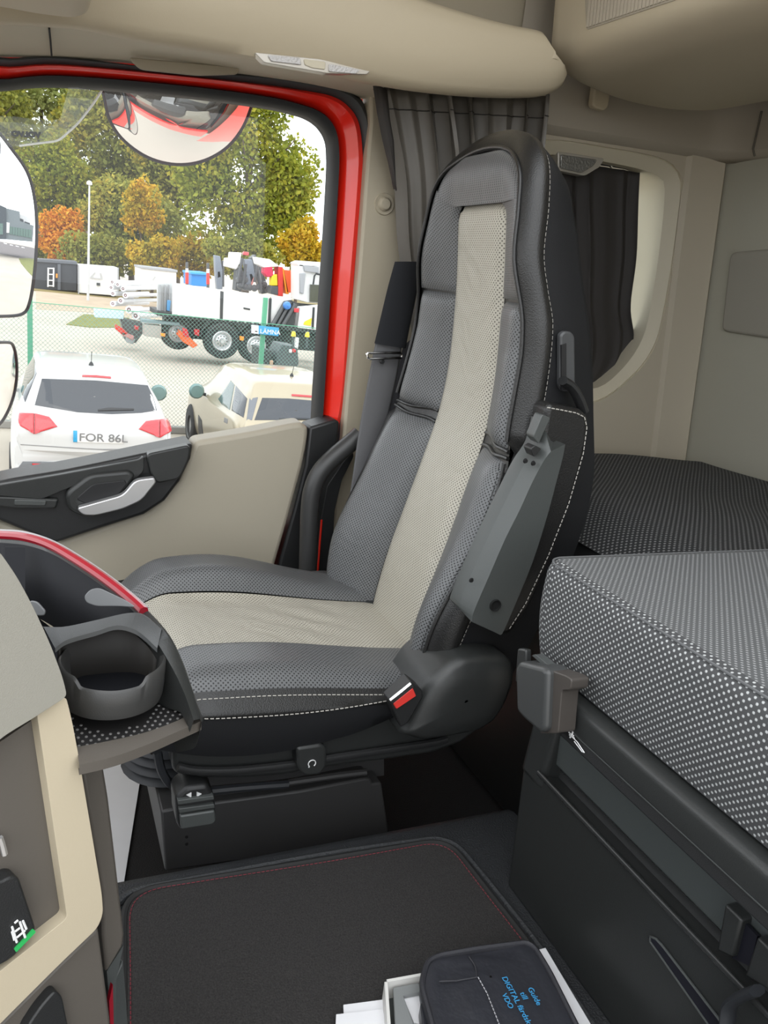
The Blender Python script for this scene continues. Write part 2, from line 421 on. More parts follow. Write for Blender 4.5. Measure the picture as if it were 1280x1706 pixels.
# --- rear wall, slightly leaning back
def rearx(z): return 1.685-0.12*z
wall_b = thing('wall_rear', (1.7, 1.2, -1.1), 'pale grey padded rear wall of the sleeper', kind='structure')
def rw(p, off=0.0):  # meet the rear wall
    d = ray(*p); t = (1.685+off)/(d[0]+.12*d[2]); return Vector(d*t)
MB().prism([(rearx(-1.1), 1.80, -1.1), (rearx(.75), 1.80, .75), (rearx(.75), -.4, .75), (rearx(-1.1), -.4, -1.1)], (.05, 0, 0)).build('back_panel', felt, wall_b)
pk = rounded([rw((1222, 421)), rw((1330, 412)), rw((1330, 570)), rw((1207, 552))], .02)
MB().prism([p-Vector((.012, 0, 0)) for p in pk], (.02, 0, 0)).build('padded_pocket', felt_dark, wall_b, bevel=0.006, seg=3)
# corner trim
ct = []
for z in (-.42, .405):
    x = rearx(z)
    ct.append([Vector((x-.12, 1.722, z)), Vector((x-.11, 1.708, z)), Vector((x-.03, 1.700, z)), Vector((x-.012, 1.694, z)), Vector((x-.004, 1.70, z)), Vector((x+.01, 1.73, z)), Vector((x-.1, 1.76, z))])
MB().grid(ct, cu=True).build('corner_trim', grey_beige, wall_b)
# upper trim running along the side wall and round the corner of the rear wall
ut = thing('trim_1', (1.4, 1.7, .4), 'grey beige padded upper trim above the sleeper window', kind='structure')
pathU = spline([(.98, 1.70, 0), (1.3, 1.70, 0), (1.50, 1.70, 0), (1.58, 1.68, 0), (1.615, 1.60, 0), (1.62, 1.4, 0), (1.62, .9, 0), (1.62, 0, 0)], 6)
prof = [(0.045, .355), (0.012, .362), (0, .376), (.0, .46), (.0, .75)]
rowsU = []
for i, p in enumerate(pathU):
    a = pathU[max(0, i-1)]; b = pathU[min(len(pathU)-1, i+1)]; t = (b-a).normalized(); n = Vector((-t.y, t.x, 0))
    if n.dot(Vector((1, 1, 0))) < 0: n = -n
    zz = .03*max(0, min(1, (p.x-1.0)/.6))
    rowsU.append([Vector((p.x, p.y, 0))+n*d+Vector((0, 0, h+zz)) for d, h in prof])
MB().grid(rowsU).build('padded_band', mat('trim_taupe', (.37, .33, .27), .65, bump=.15, bscale=700), ut, solid=.004)
sm = at((1228, 193), Y=1.55)
kk = [p for p in rowsU if True]
ki = min(range(len(kk)), key=lambda i: (Vector((kk[i][2].x, kk[i][2].y))-Vector((1.60, 1.60))).length)
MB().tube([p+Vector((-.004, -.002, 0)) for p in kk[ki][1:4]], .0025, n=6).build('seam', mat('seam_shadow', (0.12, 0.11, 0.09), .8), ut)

# --- ceiling and floor
ceil = MB().prism([(-.9, 1.80, .75), (1.85, 1.80, .75), (1.85, .15, .75), (.95, .15, .75), (.95, 1.05, .75), (-.9, 1.05, .75)], (0, 0, .03)).build('ceiling', grey_beige)
tag(ceil, 'grey beige cab ceiling', kind='structure')
fl = MB().prism([(-.8, 1.72, -1.14), (1.75, 1.72, -1.14), (1.75, -.4, -1.14), (-.8, -.4, -1.14)], (0, 0, -.04)).build('floor', mat('floor_carpet', (0.015, 0.014, 0.014), .95, bump=1, bscale=300))
tag(fl, 'black carpeted cab floor beneath the seat', kind='structure')
tn = MB()
prof_t = [(1.045, -1.14), (1.03, -.93), (1.018, -.908), (1.0, -.9), (-.4, -.9)]
tn.grid([[Vector((x, y, z)) for y, z in prof_t] for x in (.095, .30, .55, .80)])
tn.prism([(.095, 1.03, -1.14), (.095, 1.0, -.9), (.095, -.4, -.9), (.095, -.4, -1.14)], (.003, 0, 0))
tunnel = tn.build('trim_2', tunnel_m); tag(tunnel, 'textured black rubber engine tunnel cover', kind='structure')

# --- header shelf above the door (fascia with rounded lower edge)
hd = thing('trim_3', (.4, 1.55, .35), 'beige curved header shelf above the door with a rounded lower lip', kind='structure')
low_px = [(-60, 26), (0, 34), (130, 42), (250, 66), (340, 80), (430, 95), (520, 112), (600, 130), (690, 147), (780, 157), (860, 160), (910, 157), (935, 146), (945, 128), (938, 112)]
up_px = [(-60, -160), (0, -160), (130, -150), (250, -140), (340, -130), (430, -115), (520, -90), (600, -50), (690, -5), (780, 25), (850, 44), (900, 54), (912, 62), (914, 80), (915, 95)]
lo = spline(V2(low_px, Y=1.5), 4); up = spline(V2(up_px, Y=1.47), 4)
rows = [[p+Vector((0, .24, .045)) for p in lo], [p+Vector((0, .12, .018)) for p in lo], [p+Vector((0, .05, .004)) for p in lo], [p+Vector((0, .022, -.001)) for p in lo], [p+Vector((0, .006, .001)) for p in lo], [l.lerp(u_, .1)+Vector((0, -.006, 0)) for l, u_ in zip(lo, up)], [l.lerp(u_, .4)+Vector((0, -.016, 0)) for l, u_ in zip(lo, up)], [l.lerp(u_, .75)+Vector((0, -.01, 0)) for l, u_ in zip(lo, up)], [l.lerp(u_, .96) for l, u_ in zip(lo, up)], [u_+Vector((0, .012, .006)) for u_ in up], [u_+Vector((0, .12, .02)) for u_ in up]]
MB().grid(rows).build('fascia', beige, hd)
# strip of trim between the header and the door seal
st_lo = spline([p+Vector((0, 0, .0)) for p in seal_out[4:]], 4)
tr = MB()
lo2 = spline(V2([(-60, 26), (0, 36), (130, 46), (250, 72), (340, 86), (430, 100), (520, 116), (600, 134), (640, 146)], Y=1.60), 4)
hi2 = spline(V2([(-60, 92), (0, 90), (130, 94), (250, 104), (340, 114), (430, 126), (520, 140), (600, 158), (640, 172)], Y=1.728), 4)
tr.grid([[p+Vector((0, .02, .03)) for p in lo2], lo2, [a.lerp(b, .5)+Vector((0, .01, .004)) for a, b in zip(lo2, hi2)], hi2, [p+YZ*.03 for p in hi2]])
tr.build('lower_strip', beige_light, hd)
MB().tube([at((82, 47), Y=1.607), at((84, 66), Y=1.655), at((86, 92), Y=1.715)], .0018, n=6).build('joint', mat('dark_joint', (0.02, 0.02, 0.02), .8), hd)
MB().prism(rounded(V2([(212, 95), (400, 112), (396, 124), (330, 126), (234, 116)], Y=1.70), .01), (0, .006, 0)).build('flap', mat('smoked_flap', (0.33, 0.29, 0.22), .35), hd, bevel=0.002)
# front roof locker end at the top left
MB().prism(rounded(V2([(-160, 0), (0, 12), (60, 24), (120, 31), (145, 24), (152, 0), (165, -120), (-160, -120)], Y=1.42), .02), (0, -.45, 0)).build('roof_locker_end', beige, hd, bevel=0.012, seg=3)
MB().prism([(-.9, 1.74, .30), (-.9, 1.74, .76), (1.08, 1.74, .76), (1.08, 1.74, .43), (.60, 1.74, .37)], (0, .04, 0)).build('upper_side_panel', grey_beige, hd)
# courtesy lamp under the header
lp = thing('courtesy_lamp', at((515, 108), Y=1.53), 'long clear courtesy lamp with two lenses under the header shelf', 'lamp')
def lampq(px, Y, dz): return [p+Vector((0, 0, dz)) for p in V2(px, Y=Y)]
MB().prism(rounded(V2([(424, 87), (560, 101), (618, 117), (612, 124), (545, 122), (440, 104)], Y=1.494), .004), (0, .02, 0)).build('housing', mat('lamp_housing', (0.48, 0.45, 0.40), .3, metal=.4), lp, bevel=0.002)
MB().prism(rounded(V2([(446, 91), (500, 96), (503, 108), (452, 102)], Y=1.491), .003), (0, .008, 0)).build('lens', lens, lp, bevel=0.002)
MB().prism(rounded(V2([(548, 106), (600, 116), (594, 123), (548, 119)], Y=1.491), .003), (0, .008, 0)).build('lens', lens, lp, bevel=0.002)
MB().prism(rounded(V2([(506, 98), (543, 103), (542, 116), (520, 113), (508, 108)], Y=1.492), .003), (0, .006, 0)).build('switch', beige_light, lp, bevel=0.001)

# --- overhead locker at the right
lk = thing('overhead_locker', (1.2, .9, .45), 'large beige overhead locker with a slatted vent above the bunk', 'locker')
prL = rounded([Vector((.935, 0, .75)), Vector((.962, 0, .462)), Vector((1.02, 0, .434)), Vector((1.15, 0, .418)), Vector((1.30, 0, .425)), Vector((1.42, 0, .448)), Vector((1.60, 0, .52)), Vector((1.62, 0, .75))], [0, .035, .05, .06, .06, .06, .02, 0], 5)
lrow = []
for y, s in ((1.555, .0), (1.55, .6), (1.54, .85), (1.52, 1.0), (-.3, 1.0)):
    cc = Vector((1.25, 0, .6)); lrow.append([Vector((cc.x+(p.x-cc.x)*(1-(1-s)*.06), y, cc.z+(p.z-cc.z)*(1-(1-s)*.12))) for p in prL])
bodyL = MB().grid(lrow)
bodyL.f.append(tuple(range(len(prL))))
lkb = bodyL.build('body', beige, lk)
def lf(px):  # on the locker's front face
    return onplane(px, (.962, 1, .462), (1, 0, .094))
vent = rounded([lf((978, 50)), lf((974, -40)), lf((1300, -120)), lf((1150, -8))], .006)
MB().prism([p+Vector((-.001, 0, 0)) for p in vent], (.006, 0, 0)).build('vent_recess', mat('vent_cloth', (0.36, 0.32, 0.25), .8), lk)
y0, y1 = lf((1150, -8)).y, lf((978, 50)).y
n_sl = 26
for i in range(n_sl):
    y = lerp(y1-.004, y0+.02, i/(n_sl-1))
    zb = lerp(lf((980, 50)).z, lf((1140, -4)).z, i/(n_sl-1))+.004
    mb = MB(); mb.prism([(.961-.094*(zb-.462)-.002, y-.0032, zb), (.961-.094*(zb-.462)-.002, y+.0032, zb), (.961-.094*(.62-.462)-.002, y+.0032, .62), (.961-.094*(.62-.462)-.002, y-.0032, .62)], (.004, 0, 0))
    mb.build('slat', mat('vent_slat', (0.43, 0.38, 0.30), .7), lk, smooth=0)
# pull tab below the locker
tb = thing('strap_tab', at((1002, 165), Y=1.62), 'small beige plastic tab hanging below the overhead locker', 'tab')
MB().prism(rounded(V2([(994, 130), (1020, 138), (1014, 178), (1008, 184), (992, 180), (988, 174)], Y=1.655), .006), (0, .02, 0)).build('tab_body', beige, tb, bevel=0.004, seg=3)
# reading lamp in the window recess
rl = thing('reading_lamp', at((975, 270), Y=1.74), 'small clear reading lamp at the top of the sleeper window recess', 'lamp')
MB().prism(rounded(V2([(930, 252), (1008, 264), (1000, 278), (975, 293), (930, 284)], Y=1.735), .006), (0, .03, 0)).build('housing', mat('lamp_housing', (0.48, 0.45, 0.40), .3, metal=.4), rl, bevel=0.004)
MB().prism(rounded(V2([(935, 257), (996, 266), (990, 276), (970, 288), (935, 280)], Y=1.728), .006), (0, .01, 0)).build('lens', mat('clear_lens', (0.28, 0.28, 0.27), 0.1, metal=.6, bump=1.0, bscale=180), rl, bevel=0.003)

# --- driver's side of the cab, behind the photographer: the door stands open, the unseen pillar behind it is added to hold back daylight
wl_ = thing('wall_left', (1.2, -.75, -1.1), 'unseen driver side cab wall behind the open door, added to hold back daylight', kind='structure')
MB().prism([(1.20, -.75, -1.14), (1.80, -.75, -1.14), (1.80, -.75, .78), (1.12, -.75, .78)], (0, -.06, 0)).build('pillar_light_block', grey_beige, wl_)
wf = thing('wall_front', (-.8, .5, -1.1), 'unseen cab front wall and dashboard block below the windscreen, added to darken the lower cab', kind='structure')
MB().prism([(-.95, 1.80, -1.14), (-.95, 1.80, -.45), (-.45, 1.80, -.42), (-.35, 1.80, -.60), (-.55, 1.80, -1.14)], (0, -2.55, 0)).build('dash_light_block', black_pl, wf, bevel=.02)  # unseen dashboard mass, added to stop daylight low down and darken the lower cab

# ================================================================== SOFT FURNISHINGS
def curtain(name, label, m, leftpx, rightpx, Y, nf, amp, parent_loc, pinch=None, nv=36):
    """gathered cloth hung between a left and a right edge (both measured top to bottom)"""
    Lf = resample(spline(V2(leftpx, Y=Y), 6), .0001 if False else 1, closed=False)
    def rs(px):
        p = spline(V2(px, Y=Y), 8); L = sum((p[i]-p[i-1]).length for i in range(1, len(p)))
        return resample(p, L/(nv-.5))[:nv]
    A, Bq = rs(leftpx), rs(rightpx)
    nv2 = min(len(A), len(Bq)); nu = nf*10
    rnd = random.Random(3)
    ph = [rnd.uniform(-.5, .5) for _ in range(nf+2)]
    rows = []
    for i in range(nv2):
        v = i/(nv2-1); row = []
        for j in range(nu+1):
            u = j/nu; k = int(u*nf)
            a = 2*pi*(u*nf + .18*sin(5*u+2*v) + .12*ph[min(k, nf)]*v)
            d = amp*(.55+.45*sin(3+11*u))*(1-.25*v)
            p = A[i].lerp(Bq[i], u)
            sc = .25+.75*min(1, v*6)
            p = p + Vector((.35*d*sin(2*a), d*(sin(a)+.25*sin(2*a+1))*(.6+.4*sc), 0))
            row.append(p)
        rows.append(row)
    t = thing(name, parent_loc, label, 'curtain')
    MB().grid(rows, uvf='m').build('cloth', m, t, uv=True, smooth=70, solid=.0015)
    return t, rows
c1, r1 = curtain('door_curtain', 'grey brown pleated curtain gathered behind the seat beside the door', curtain_m,
                 [(622, 143), (640, 215), (657, 300), (664, 400), (676, 480), (690, 560), (700, 640), (708, 720)],
                 [(905, 160), (895, 240), (880, 330), (868, 420), (855, 500), (845, 580), (840, 650), (838, 730)], 1.645, 9, .034, at((760, 150), Y=1.66))
rail = MB().tube([p+Vector((0, .0, .006)) for p in r1[0][::6]], .004, n=6)
rail.build('curtain_rail', steel_bl, c1)
# header tape seam
MB().tube([p+Vector((0, -.003, 0)) for p in r1[2]], .0011, n=4).build('hem_seam', curtain_d, c1)
# loose left leading edge
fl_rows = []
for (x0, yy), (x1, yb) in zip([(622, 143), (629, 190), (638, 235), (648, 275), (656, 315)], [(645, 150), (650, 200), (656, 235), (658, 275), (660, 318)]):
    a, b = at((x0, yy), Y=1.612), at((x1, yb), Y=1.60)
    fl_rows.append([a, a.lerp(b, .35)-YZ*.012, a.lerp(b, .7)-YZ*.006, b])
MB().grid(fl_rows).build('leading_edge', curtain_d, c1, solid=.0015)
c2, r2 = curtain('sleeper_curtain', 'dark brown curtain drawn across the small sleeper window', curtain_d,
                 [(878, 258), (880, 360), (885, 450), (890, 540), (895, 600), (900, 660)],
                 [(1064, 287), (1060, 350), (1058, 430), (1050, 510), (1056, 560), (1046, 606), (1012, 640)], 1.79, 7, .012, at((1000, 290), Y=1.79))
for r_ in ():
    pass
for k in (30, 50, 69):
    MB().lathe([(0, .004), (.004, .003), (.005, 0), (.004, -.003), (0, -.004)], r2[0][min(k, len(r2[0])-1)]+Vector((0, -.012, .003)), (0, 1, 0), 10).build('runner', chrome, c2)
MB().tube([r2[0][0]+Vector((-.02, 0, .004)), r2[0][-1]+Vector((.02, 0, .004))], .003, n=6).build('curtain_rail', steel_bl, c2)

# ================================================================== SEAT
YC = 1.27
seat = thing('passenger_seat', (0.45, YC, -1.13), 'black and grey perforated leather passenger seat with a pale centre stripe', 'seat')
def tab(xs, ys):
    return lambda z: float(np.interp(z, xs, ys))
def smooth_tab(xs, ys):
    P = spline(list(zip(xs, ys)), 10); return tab([p[0] for p in P], [p[1] for p in P])
XC = smooth_tab([-.70, -.61, -.52, -.41, -.345, -.24, -.15, -.05, .03, .09, .138, .19, .225], [.632, .643, .657, .682, .697, .720, .727, .723, .716, .708, .700, .690, .695])
XS = smooth_tab([-.70, -.577, -.50, -.38, -.28, -.2, -.10, -.06, -.02, .05, .12, .17, .205, .225], [.585, .587, .602, .652, .682, .691, .700, .699, .694, .677, .678, .678, .678, .684])
_HS = smooth_tab([-.70, -.60, -.5, -.38, -.28, -.2, -.06, 0, .05, .10, .14], [.215, .232, .242, .244, .236, .224, .216, .204, .192, .183, .176])
ZT = .226
def HS(z):
    h = _HS(min(z, .14))
    if z > .10: h *= max(0.0, 1-((z-.10)/(ZT-.10))**3.4)**.5
    return h
XST = smooth_tab([-.70, -.58, -.53, -.314, -.185, -.054, 0, .056, .12, .17, .226], [.628, .634, .642, .694, .727, .728, .716, .704, .706, .708, .722])
XB = smooth_tab([-.70, -.60, -.516, -.40, -.27, -.137, .005, .10, .174, .226], [.752, .785, .808, .842, .858, .836, .800, .777, .758, .742])

def fy(a, z): return YC - a*HS(z)
def TW(z): return .06*sstep((z+.40)/.38)
def base(a, z):
    h = HS(z); y = abs(a)*h
    t = max(0.0, (y-.095)/max(.02, (_HS(min(z, .14))-.095)))
    xc, xs = XC(z), XS(z)
    k = min(1, max(0, (z+.10)/.10)); x = xc-(xc-xs)*lerp(sstep(min(1, t*1.15)), min(1, t)**1.1, k)
    return Vector((x+TW(z)*(-a*h+.015), YC-a*h, z))
def patch(name, m, a0, a1, z0, z1, puff, nu=14, nv=30, pinch=.006, parent=None, e=6, edges=(1, 1, 1, 1)):
    rows = []
    for i in range(nv+1):
        v = i/nv; row = []
        z = lerp(z0(.5) if callable(z0) else z0, z1(.5) if callable(z1) else z1, v)
        A, Bq = (a0(z) if callable(a0) else a0), (a1(z) if callable(a1) else a1)
        for j in range(nu+1):
            u = j/nu; zz = lerp(z0(u) if callable(z0) else z0, z1(u) if callable(z1) else z1, v)
            A_, B_ = (a0(zz) if callable(a0) else a0), (a1(zz) if callable(a1) else a1)
            p = base(lerp(A_, B_, u), zz)
            eu = (2*u-1); ev = (2*v-1)
            fu = 1-abs(eu)**e if (eu < 0 and edges[0]) or (eu > 0 and edges[1]) else 1
            fv = 1-abs(ev)**(e*3) if (ev < 0 and edges[2]) or (ev > 0 and edges[3]) else 1
            d = puff*fu**.5*fv**.5 - pinch*(1-fu*fv)
            row.append(p+Vector((-d, 0, 0)))
        rows.append(row)
    return MB().grid(rows, uvf='m').build(name, m, parent, uv=True, smooth=80)

# perimeter rings (near side up, over the head, far side down)
zs = [lerp(-.68, .10, i/46) for i in range(47)] + [.10+(ZT-.10)*sin(pi/2*i/16) for i in range(1, 17)]
per = [(1, z) for z in zs]+[(-1, z) for z in zs[-2::-1]]
seamL = [base(a, z) for a, z in per]
def norm_at(i):
    a = seamL[max(0, i-1)]; b = seamL[min(len(seamL)-1, i+1)]; t = Vector((0, b.y-a.y, b.z-a.z)); n = Vector((0, -t.z, t.y))
    n.normalize(); return n if n.dot(Vector((0, 0, 1)) if abs(seamL[i].y-YC) < .05 else Vector((0, seamL[i].y-YC, 0))) > 0 else -n
nrm = [norm_at(i) for i in range(len(seamL))]
for _ in range(4):
    nrm = [nrm[0]]+[(nrm[i-1]+nrm[i]*2+nrm[i+1]).normalized() for i in range(1, len(nrm)-1)]+[nrm[-1]]
stL = [Vector((XST(z)+TW(z)*(s.y-YC+.2), s.y, s.z))+n*.020 for (a, z), s, n in zip(per, seamL, nrm)]
bkL = [Vector((XB(z)+TW(z)*(s.y-YC+.2), s.y, s.z))+n*(-.002 if z > .1 else .002) for (a, z), s, n in zip(per, seamL, nrm)]
def gapf(z):  # fold between upper and lower bolster
    return math.exp(-((z+.246)/.013)**2)
# core and shell
sh = MB()
rows = [stL, [a.lerp(b, .25)+n*.004 for a, b, n in zip(stL, bkL, nrm)], [a.lerp(b, .6)+n*.004 for a, b, n in zip(stL, bkL, nrm)], [a.lerp(b, .9)+n*.001 for a, b, n in zip(stL, bkL, nrm)], bkL]
n2 = len(per)//2
cx = [Vector((XB(z)+.014+TW(z)*.2, YC, z-.005)) for a, z in per]
rows += [[b.lerp(c, .25)+Vector((.007, 0, 0)) for b, c in zip(bkL, cx)], [b.lerp(c, .6)+Vector((.006, 0, 0)) for b, c in zip(bkL, cx)], cx]
shell = sh.grid(rows).build('backrest', shell_m, seat, smooth=60)
bs = MB()
brd = []
for t, o_ in ((0, -.004), (0.05, .006), (.18, .014), (.5, .020), (.8, .013), (.95, .005), (1.0, -.001)):
    brd.append([a.lerp(b, t)+n*o_*(1-.9*gapf(z)) + Vector((.022*gapf(z)*(1-t), .006*gapf(z)*(1 if aa > 0 else -1)*(1 if 0 < t < 1 else 0), 0)) for a, b, n, (aa, z) in zip(seamL, stL, nrm, per)])
bs.grid(brd).build('leather_border', leather, shell, smooth=70)
core = []
for z in [lerp(-.68, ZT-.003, i/60) for i in range(61)]:
    core.append([base(lerp(-1, 1, j/24), z)+Vector((.007, 0, 0)) for j in range(25)])
MB().grid(core).build('fold_lining', leather, shell)
INS = .092
def ai(z):
    w = INS+.012*max(0, min(1, (-.35-z)/.25))
    if z > .112: w = INS-.026*(1-sqrt(max(0, 1-((z-.112)/.028)**2)))
    return w/HS(z)
patch('centre_panel', perf_l, lambda z: -ai(z), ai, -.675, .139, .007, 16, 70, parent=shell, e=10)
gap = .006
for s in (1, -1):
    near = s > 0
    patch('lower_bolster', perf_d, lambda z: s*(ai(z)+.012), lambda z: s*.985, -.675, -.254, .014 if near else .018, 14, 46, parent=shell, e=4, pinch=.010)
    patch('upper_bolster', perf_d, lambda z: s*(ai(z)+.012), lambda z: s*.985, -.238, -.011, .010, 14, 36, parent=shell, e=4, pinch=.009, edges=(1, 1, 2, 1))
    patch('head_bolster', perf_d, lambda z: s*(ai(z)+.012), lambda z: s*.985, -.008, (.1385 if near else lambda u: .1385+.034*u**1.6), .003, 10, 20, parent=shell, e=6, pinch=.003, edges=(1, 1, 1, 0))
patch('headrest_panel', perf_d, -.985, .985, lambda u: .1385+.034*max(0, (1-2*u-.52)/.48)**1.6, ZT-.004, .006, 30, 16, parent=shell, e=8, edges=(1, 1, 0, 1))
iz = [i for i, (a, z) in enumerate(per) if z > -.235]
pip = [seamL[i]+nrm[i]*.001+Vector((-.001, 0, 0)) for i in iz]
MB().tube(pip, .0034, n=8).build('piping', leather, shell)
lowz = [i for i, (a, z) in enumerate(per) if z < -.255 and a > 0]
MB().tube([seamL[i]+Vector((-.001, 0, 0)) for i in lowz], .003, n=8).build('piping', leather, shell)
stitches('seam_stitching', [stL[i]+nrm[i]*.0015 for i in range(2, n2+20)], shell, pitch=.0085, r=.0009)
stitches('bolster_stitching', [seamL[i]+Vector((-.004, .008, 0)) for i in lowz], shell, mat('dark_thread', (.02, .02, .02), .8), pitch=.007, r=.0009)
# horizontal fold rolls between upper and lower back
for dz, k in ((-.237, 0), (-.253, 1)):
    for s in (1, -1):
        pth = [base(s*lerp(ai(dz)+.02, 1.0, j/12), dz)+Vector((-.004, 0, .006*(j/12-.5)*(1 if k else -1))) for j in range(13)]
        pth = [p+Vector((.009, 0, .0016*sin(.7*i))) for i, p in enumerate(pth)]; MB().tube(pth, .0035, n=8).build('fold_roll', leather, shell)
# slot with adjuster lever in the shell
sl = V2([(932, 558), (938, 552), (950, 552), (956, 560), (957, 640), (952, 652), (936, 652), (931, 642)], Y=1.024)
MB().prism(rounded([p+YZ*-.004 for p in sl], .006), (0, .012, 0)).build('slot_frame', mat('slot_plastic', (0.06, 0.062, 0.065), .45), shell, bevel=.003)
MB().prism(V2([(936, 575), (944, 572), (944, 650), (936, 650)], Y=1.018), (0, .004, 0)).build('slot', mat('dark_recess', (.01, .01, .01), .6), shell, smooth=0)
MB().tube(spline(V2([(938, 634), (948, 640), (958, 652), (966, 668), (972, 685)], Y=1.008), 5), [.012]*21, n=10, flat=.6).build('recline_lever', black_pl, shell)

# --- armrest folded up along the near side
ao = V2([(908, 700), (911, 680), (920, 673), (972, 683), (982, 695), (980, 735), (974, 765), (950, 850), (920, 935), (884, 1012), (852, 1056), (838, 1060), (800, 1040), (782, 1015), (812, 935), (866, 825), (897, 765)], Y=.985)
armr = MB().prism(rounded([p for p in ao], .006), (0, .07, 0)).build('armrest', leather, seat, bevel=.012, seg=3)
# plastic underside with a lit bevel edge
edge = V2([(904, 700), (893, 742), (872, 775), (848, 822), (815, 890), (790, 945), (766, 1003), (766, 1014)], Y=.985)
ridge = V2([(918, 752), (905, 770), (886, 806), (866, 850), (842, 898), (815, 960), (790, 1018), (786, 1036)], Y=.958)
right = V2([(942, 740), (938, 762), (928, 800), (912, 860), (890, 930), (866, 990), (840, 1050), (834, 1058)], Y=.962)
rend = [p+YZ*.03 for p in right]
ed0 = [p+YZ*.03 for p in edge]
up_ = MB().grid([[spline(q, 4)[i] for i in range(29)] for q in (ed0, edge, [e.lerp(r_, .06)+Vector((0, -.0, 0)) for e, r_ in zip(edge, ridge)], [e.lerp(r_, .92) for e, r_ in zip(edge, ridge)], ridge, [r_.lerp(q_, .06) for r_, q_ in zip(ridge, right)], right, [p+YZ*.004 for p in right], rend)])
pu = up_.build('under_panel', grey_pl, armr, smooth=50)
MB().prism([edge[0], ridge[0], right[0], right[0]+YZ*.03, edge[0]+YZ*.03], (0, 0, -.004)).build('panel_cap', grey_pl, armr)
MB().prism([ridge[-1], right[-1], right[-1]+YZ*.03, edge[-1]+YZ*.03, edge[-1]], (0, 0, .004)).build('panel_cap', grey_pl, armr)
hc = at((825, 1008), Y=.959)
MB().lathe([(.0001, .001), (.0076, .001), (.0078, -.0015), (.0092, -.002), (.0098, .002)], hc+YZ*-.0015, (0, 1, 0), 24).build('pivot_hole', mat('hole_black', (.004, .004, .004), .9), armr)
MB().lathe([(.0001, -.001), (.003, -.001), (.004, .001)], at((786, 967), Y=.968), (0, 1, 0), 12).build('screw', mat('hole_black', (.004, .004, .004), .9), armr)
for q in ((876, 768), (889, 772)):
    MB().lathe([(.0001, -.002), (.0028, -.002), (.004, .001)], at(q, Y=.965), (0, 1, 0), 12).build('screw', mat('hole_black', (.004, .004, .004), .9), armr)
MB().prism(rounded(V2([(888, 728), (904, 690), (918, 696), (898, 740)], Y=.968), .004), (0, .02, 0)).build('height_wheel', grey_pl, armr, bevel=.004)
MB().prism(rounded(V2([(884, 748), (892, 742), (903, 748), (890, 762)], Y=.962), .003), (0, .02, 0)).build('wheel_clip', black_pl, armr, bevel=.002)
stitches('arm_stitching', [p+YZ*-.0005 for p in V2([(912, 679), (935, 683), (960, 688), (974, 695), (978, 712), (972, 755), (948, 838), (914, 925), (876, 1005), (846, 1052)], Y=.984)], armr, pitch=.008)

# --- cushion
def czt(x, y):
    """top surface of the cushion"""
    d = abs(y-YC); c = -.609-.032*max(0, min(1, (x-.22)/.42))
    hump = math.exp(-((x-.33)/.17)**2)*(1.0 if y > YC else .45)
    b = sstep((d-.085)/.06)*(1-sstep((d-.20)/.07)*.65)
    front = max(0, (.235-x)/.10); fr = -.055*front**2.0
    e = sstep((d-.215)/.045)
    wr = .0022*sin(75*(x*.75+(y-YC)*.8)+3*sin(20*y))*math.exp(-((x-.47)/.10)**2)*(1-sstep((d-.05)/.05))
    return c + b*(.010+.040*hump) - e*.004 + fr + wr
def hw(x):
    return .247-.035*max(0, (.25-x)/.12)**2-.03*max(0, (x-.5)/.16)**2
X0, X1 = .135, .672
def cpatch(name, m, f0, f1, puff, parent, nu=16, nv=40, pinch=.005, e=8, x1=X1):
    rows = []
    for i in range(nv+1):
        x = lerp(X0, x1, i/nv); row = []
        a, b = f0(x), f1(x)
        for j in range(nu+1):
            u = j/nu; y = lerp(a, b, u); fu = 1-abs(2*u-1)**e
            row.append(Vector((x, y, czt(x, y)+puff*fu**.5-pinch*(1-fu))))
        rows.append(row)
    return MB().grid(rows, uvf='m').build(name, m, parent, uv=True, smooth=80)
# skirt and body below
cush = MB()
def ringz(dz, grow):
    pts = []
    for i in range(31):
        x = lerp(X0-grow*.7, X1, i/30); pts.append((x, -1))
    out = [Vector((x, YC-hw(max(x, X0))-grow, 0)) for x, s in pts]+[Vector((x, YC+hw(max(x, X0))+grow, 0)) for x, s in pts[::-1]]
    return out
def ring_at(fz, grow):
    return [Vector((p.x, p.y, fz(p))) for p in ringz(0, grow)]
topz = lambda p: czt(max(p.x, X0), p.y)-.002
def botz(p): return -.682-.03*math.exp(-((p.x-.33)/.16)**2)+.035*sstep((p.x-.45)/.2)
r0 = ring_at(lambda p: topz(p), 0.0)
r1_ = ring_at(lambda p: topz(p)-.004, .008)
r2_ = ring_at(lambda p: topz(p)-.014, .022)
r3_ = ring_at(lambda p: -.634+.006*sin(p.x*12), .026)
r4_ = ring_at(lambda p: -.638+.006*sin(p.x*12), .022)
r5_ = ring_at(lambda p: lerp(-.638, botz(p), .5), .024)
r6_ = ring_at(botz, .014)
r7_ = ring_at(lambda p: botz(p)-.004, -.03)
cbody = MB().grid([r4_, r5_, r6_, r7_], cu=True).build('cushion', shell_m, seat, smooth=60)
MB().grid([r0, r1_, r2_, [a.lerp(b, .5)+(Vector((0, -.002, 0)) if a.y < YC else Vector((0, .002, 0))) for a, b in zip(r2_, r3_)], r3_, r4_], cu=True).build('leather_border', leather, cbody, smooth=70)
cpatch('centre_panel', perf_l, lambda x: YC-.110, lambda x: YC+.110, .004, cbody)
cpatch('side_panel', perf_d, lambda x: YC-hw(x)+.002, lambda x: YC-.112, .006, cbody)
cpatch('side_panel', perf_d, lambda x: YC+.112, lambda x: YC+hw(x)-.002, .006, cbody)
stitches('upper_stitching', [p+Vector((0, -.001, 0)) for p in r1_[1:31]], cbody, pitch=.008)
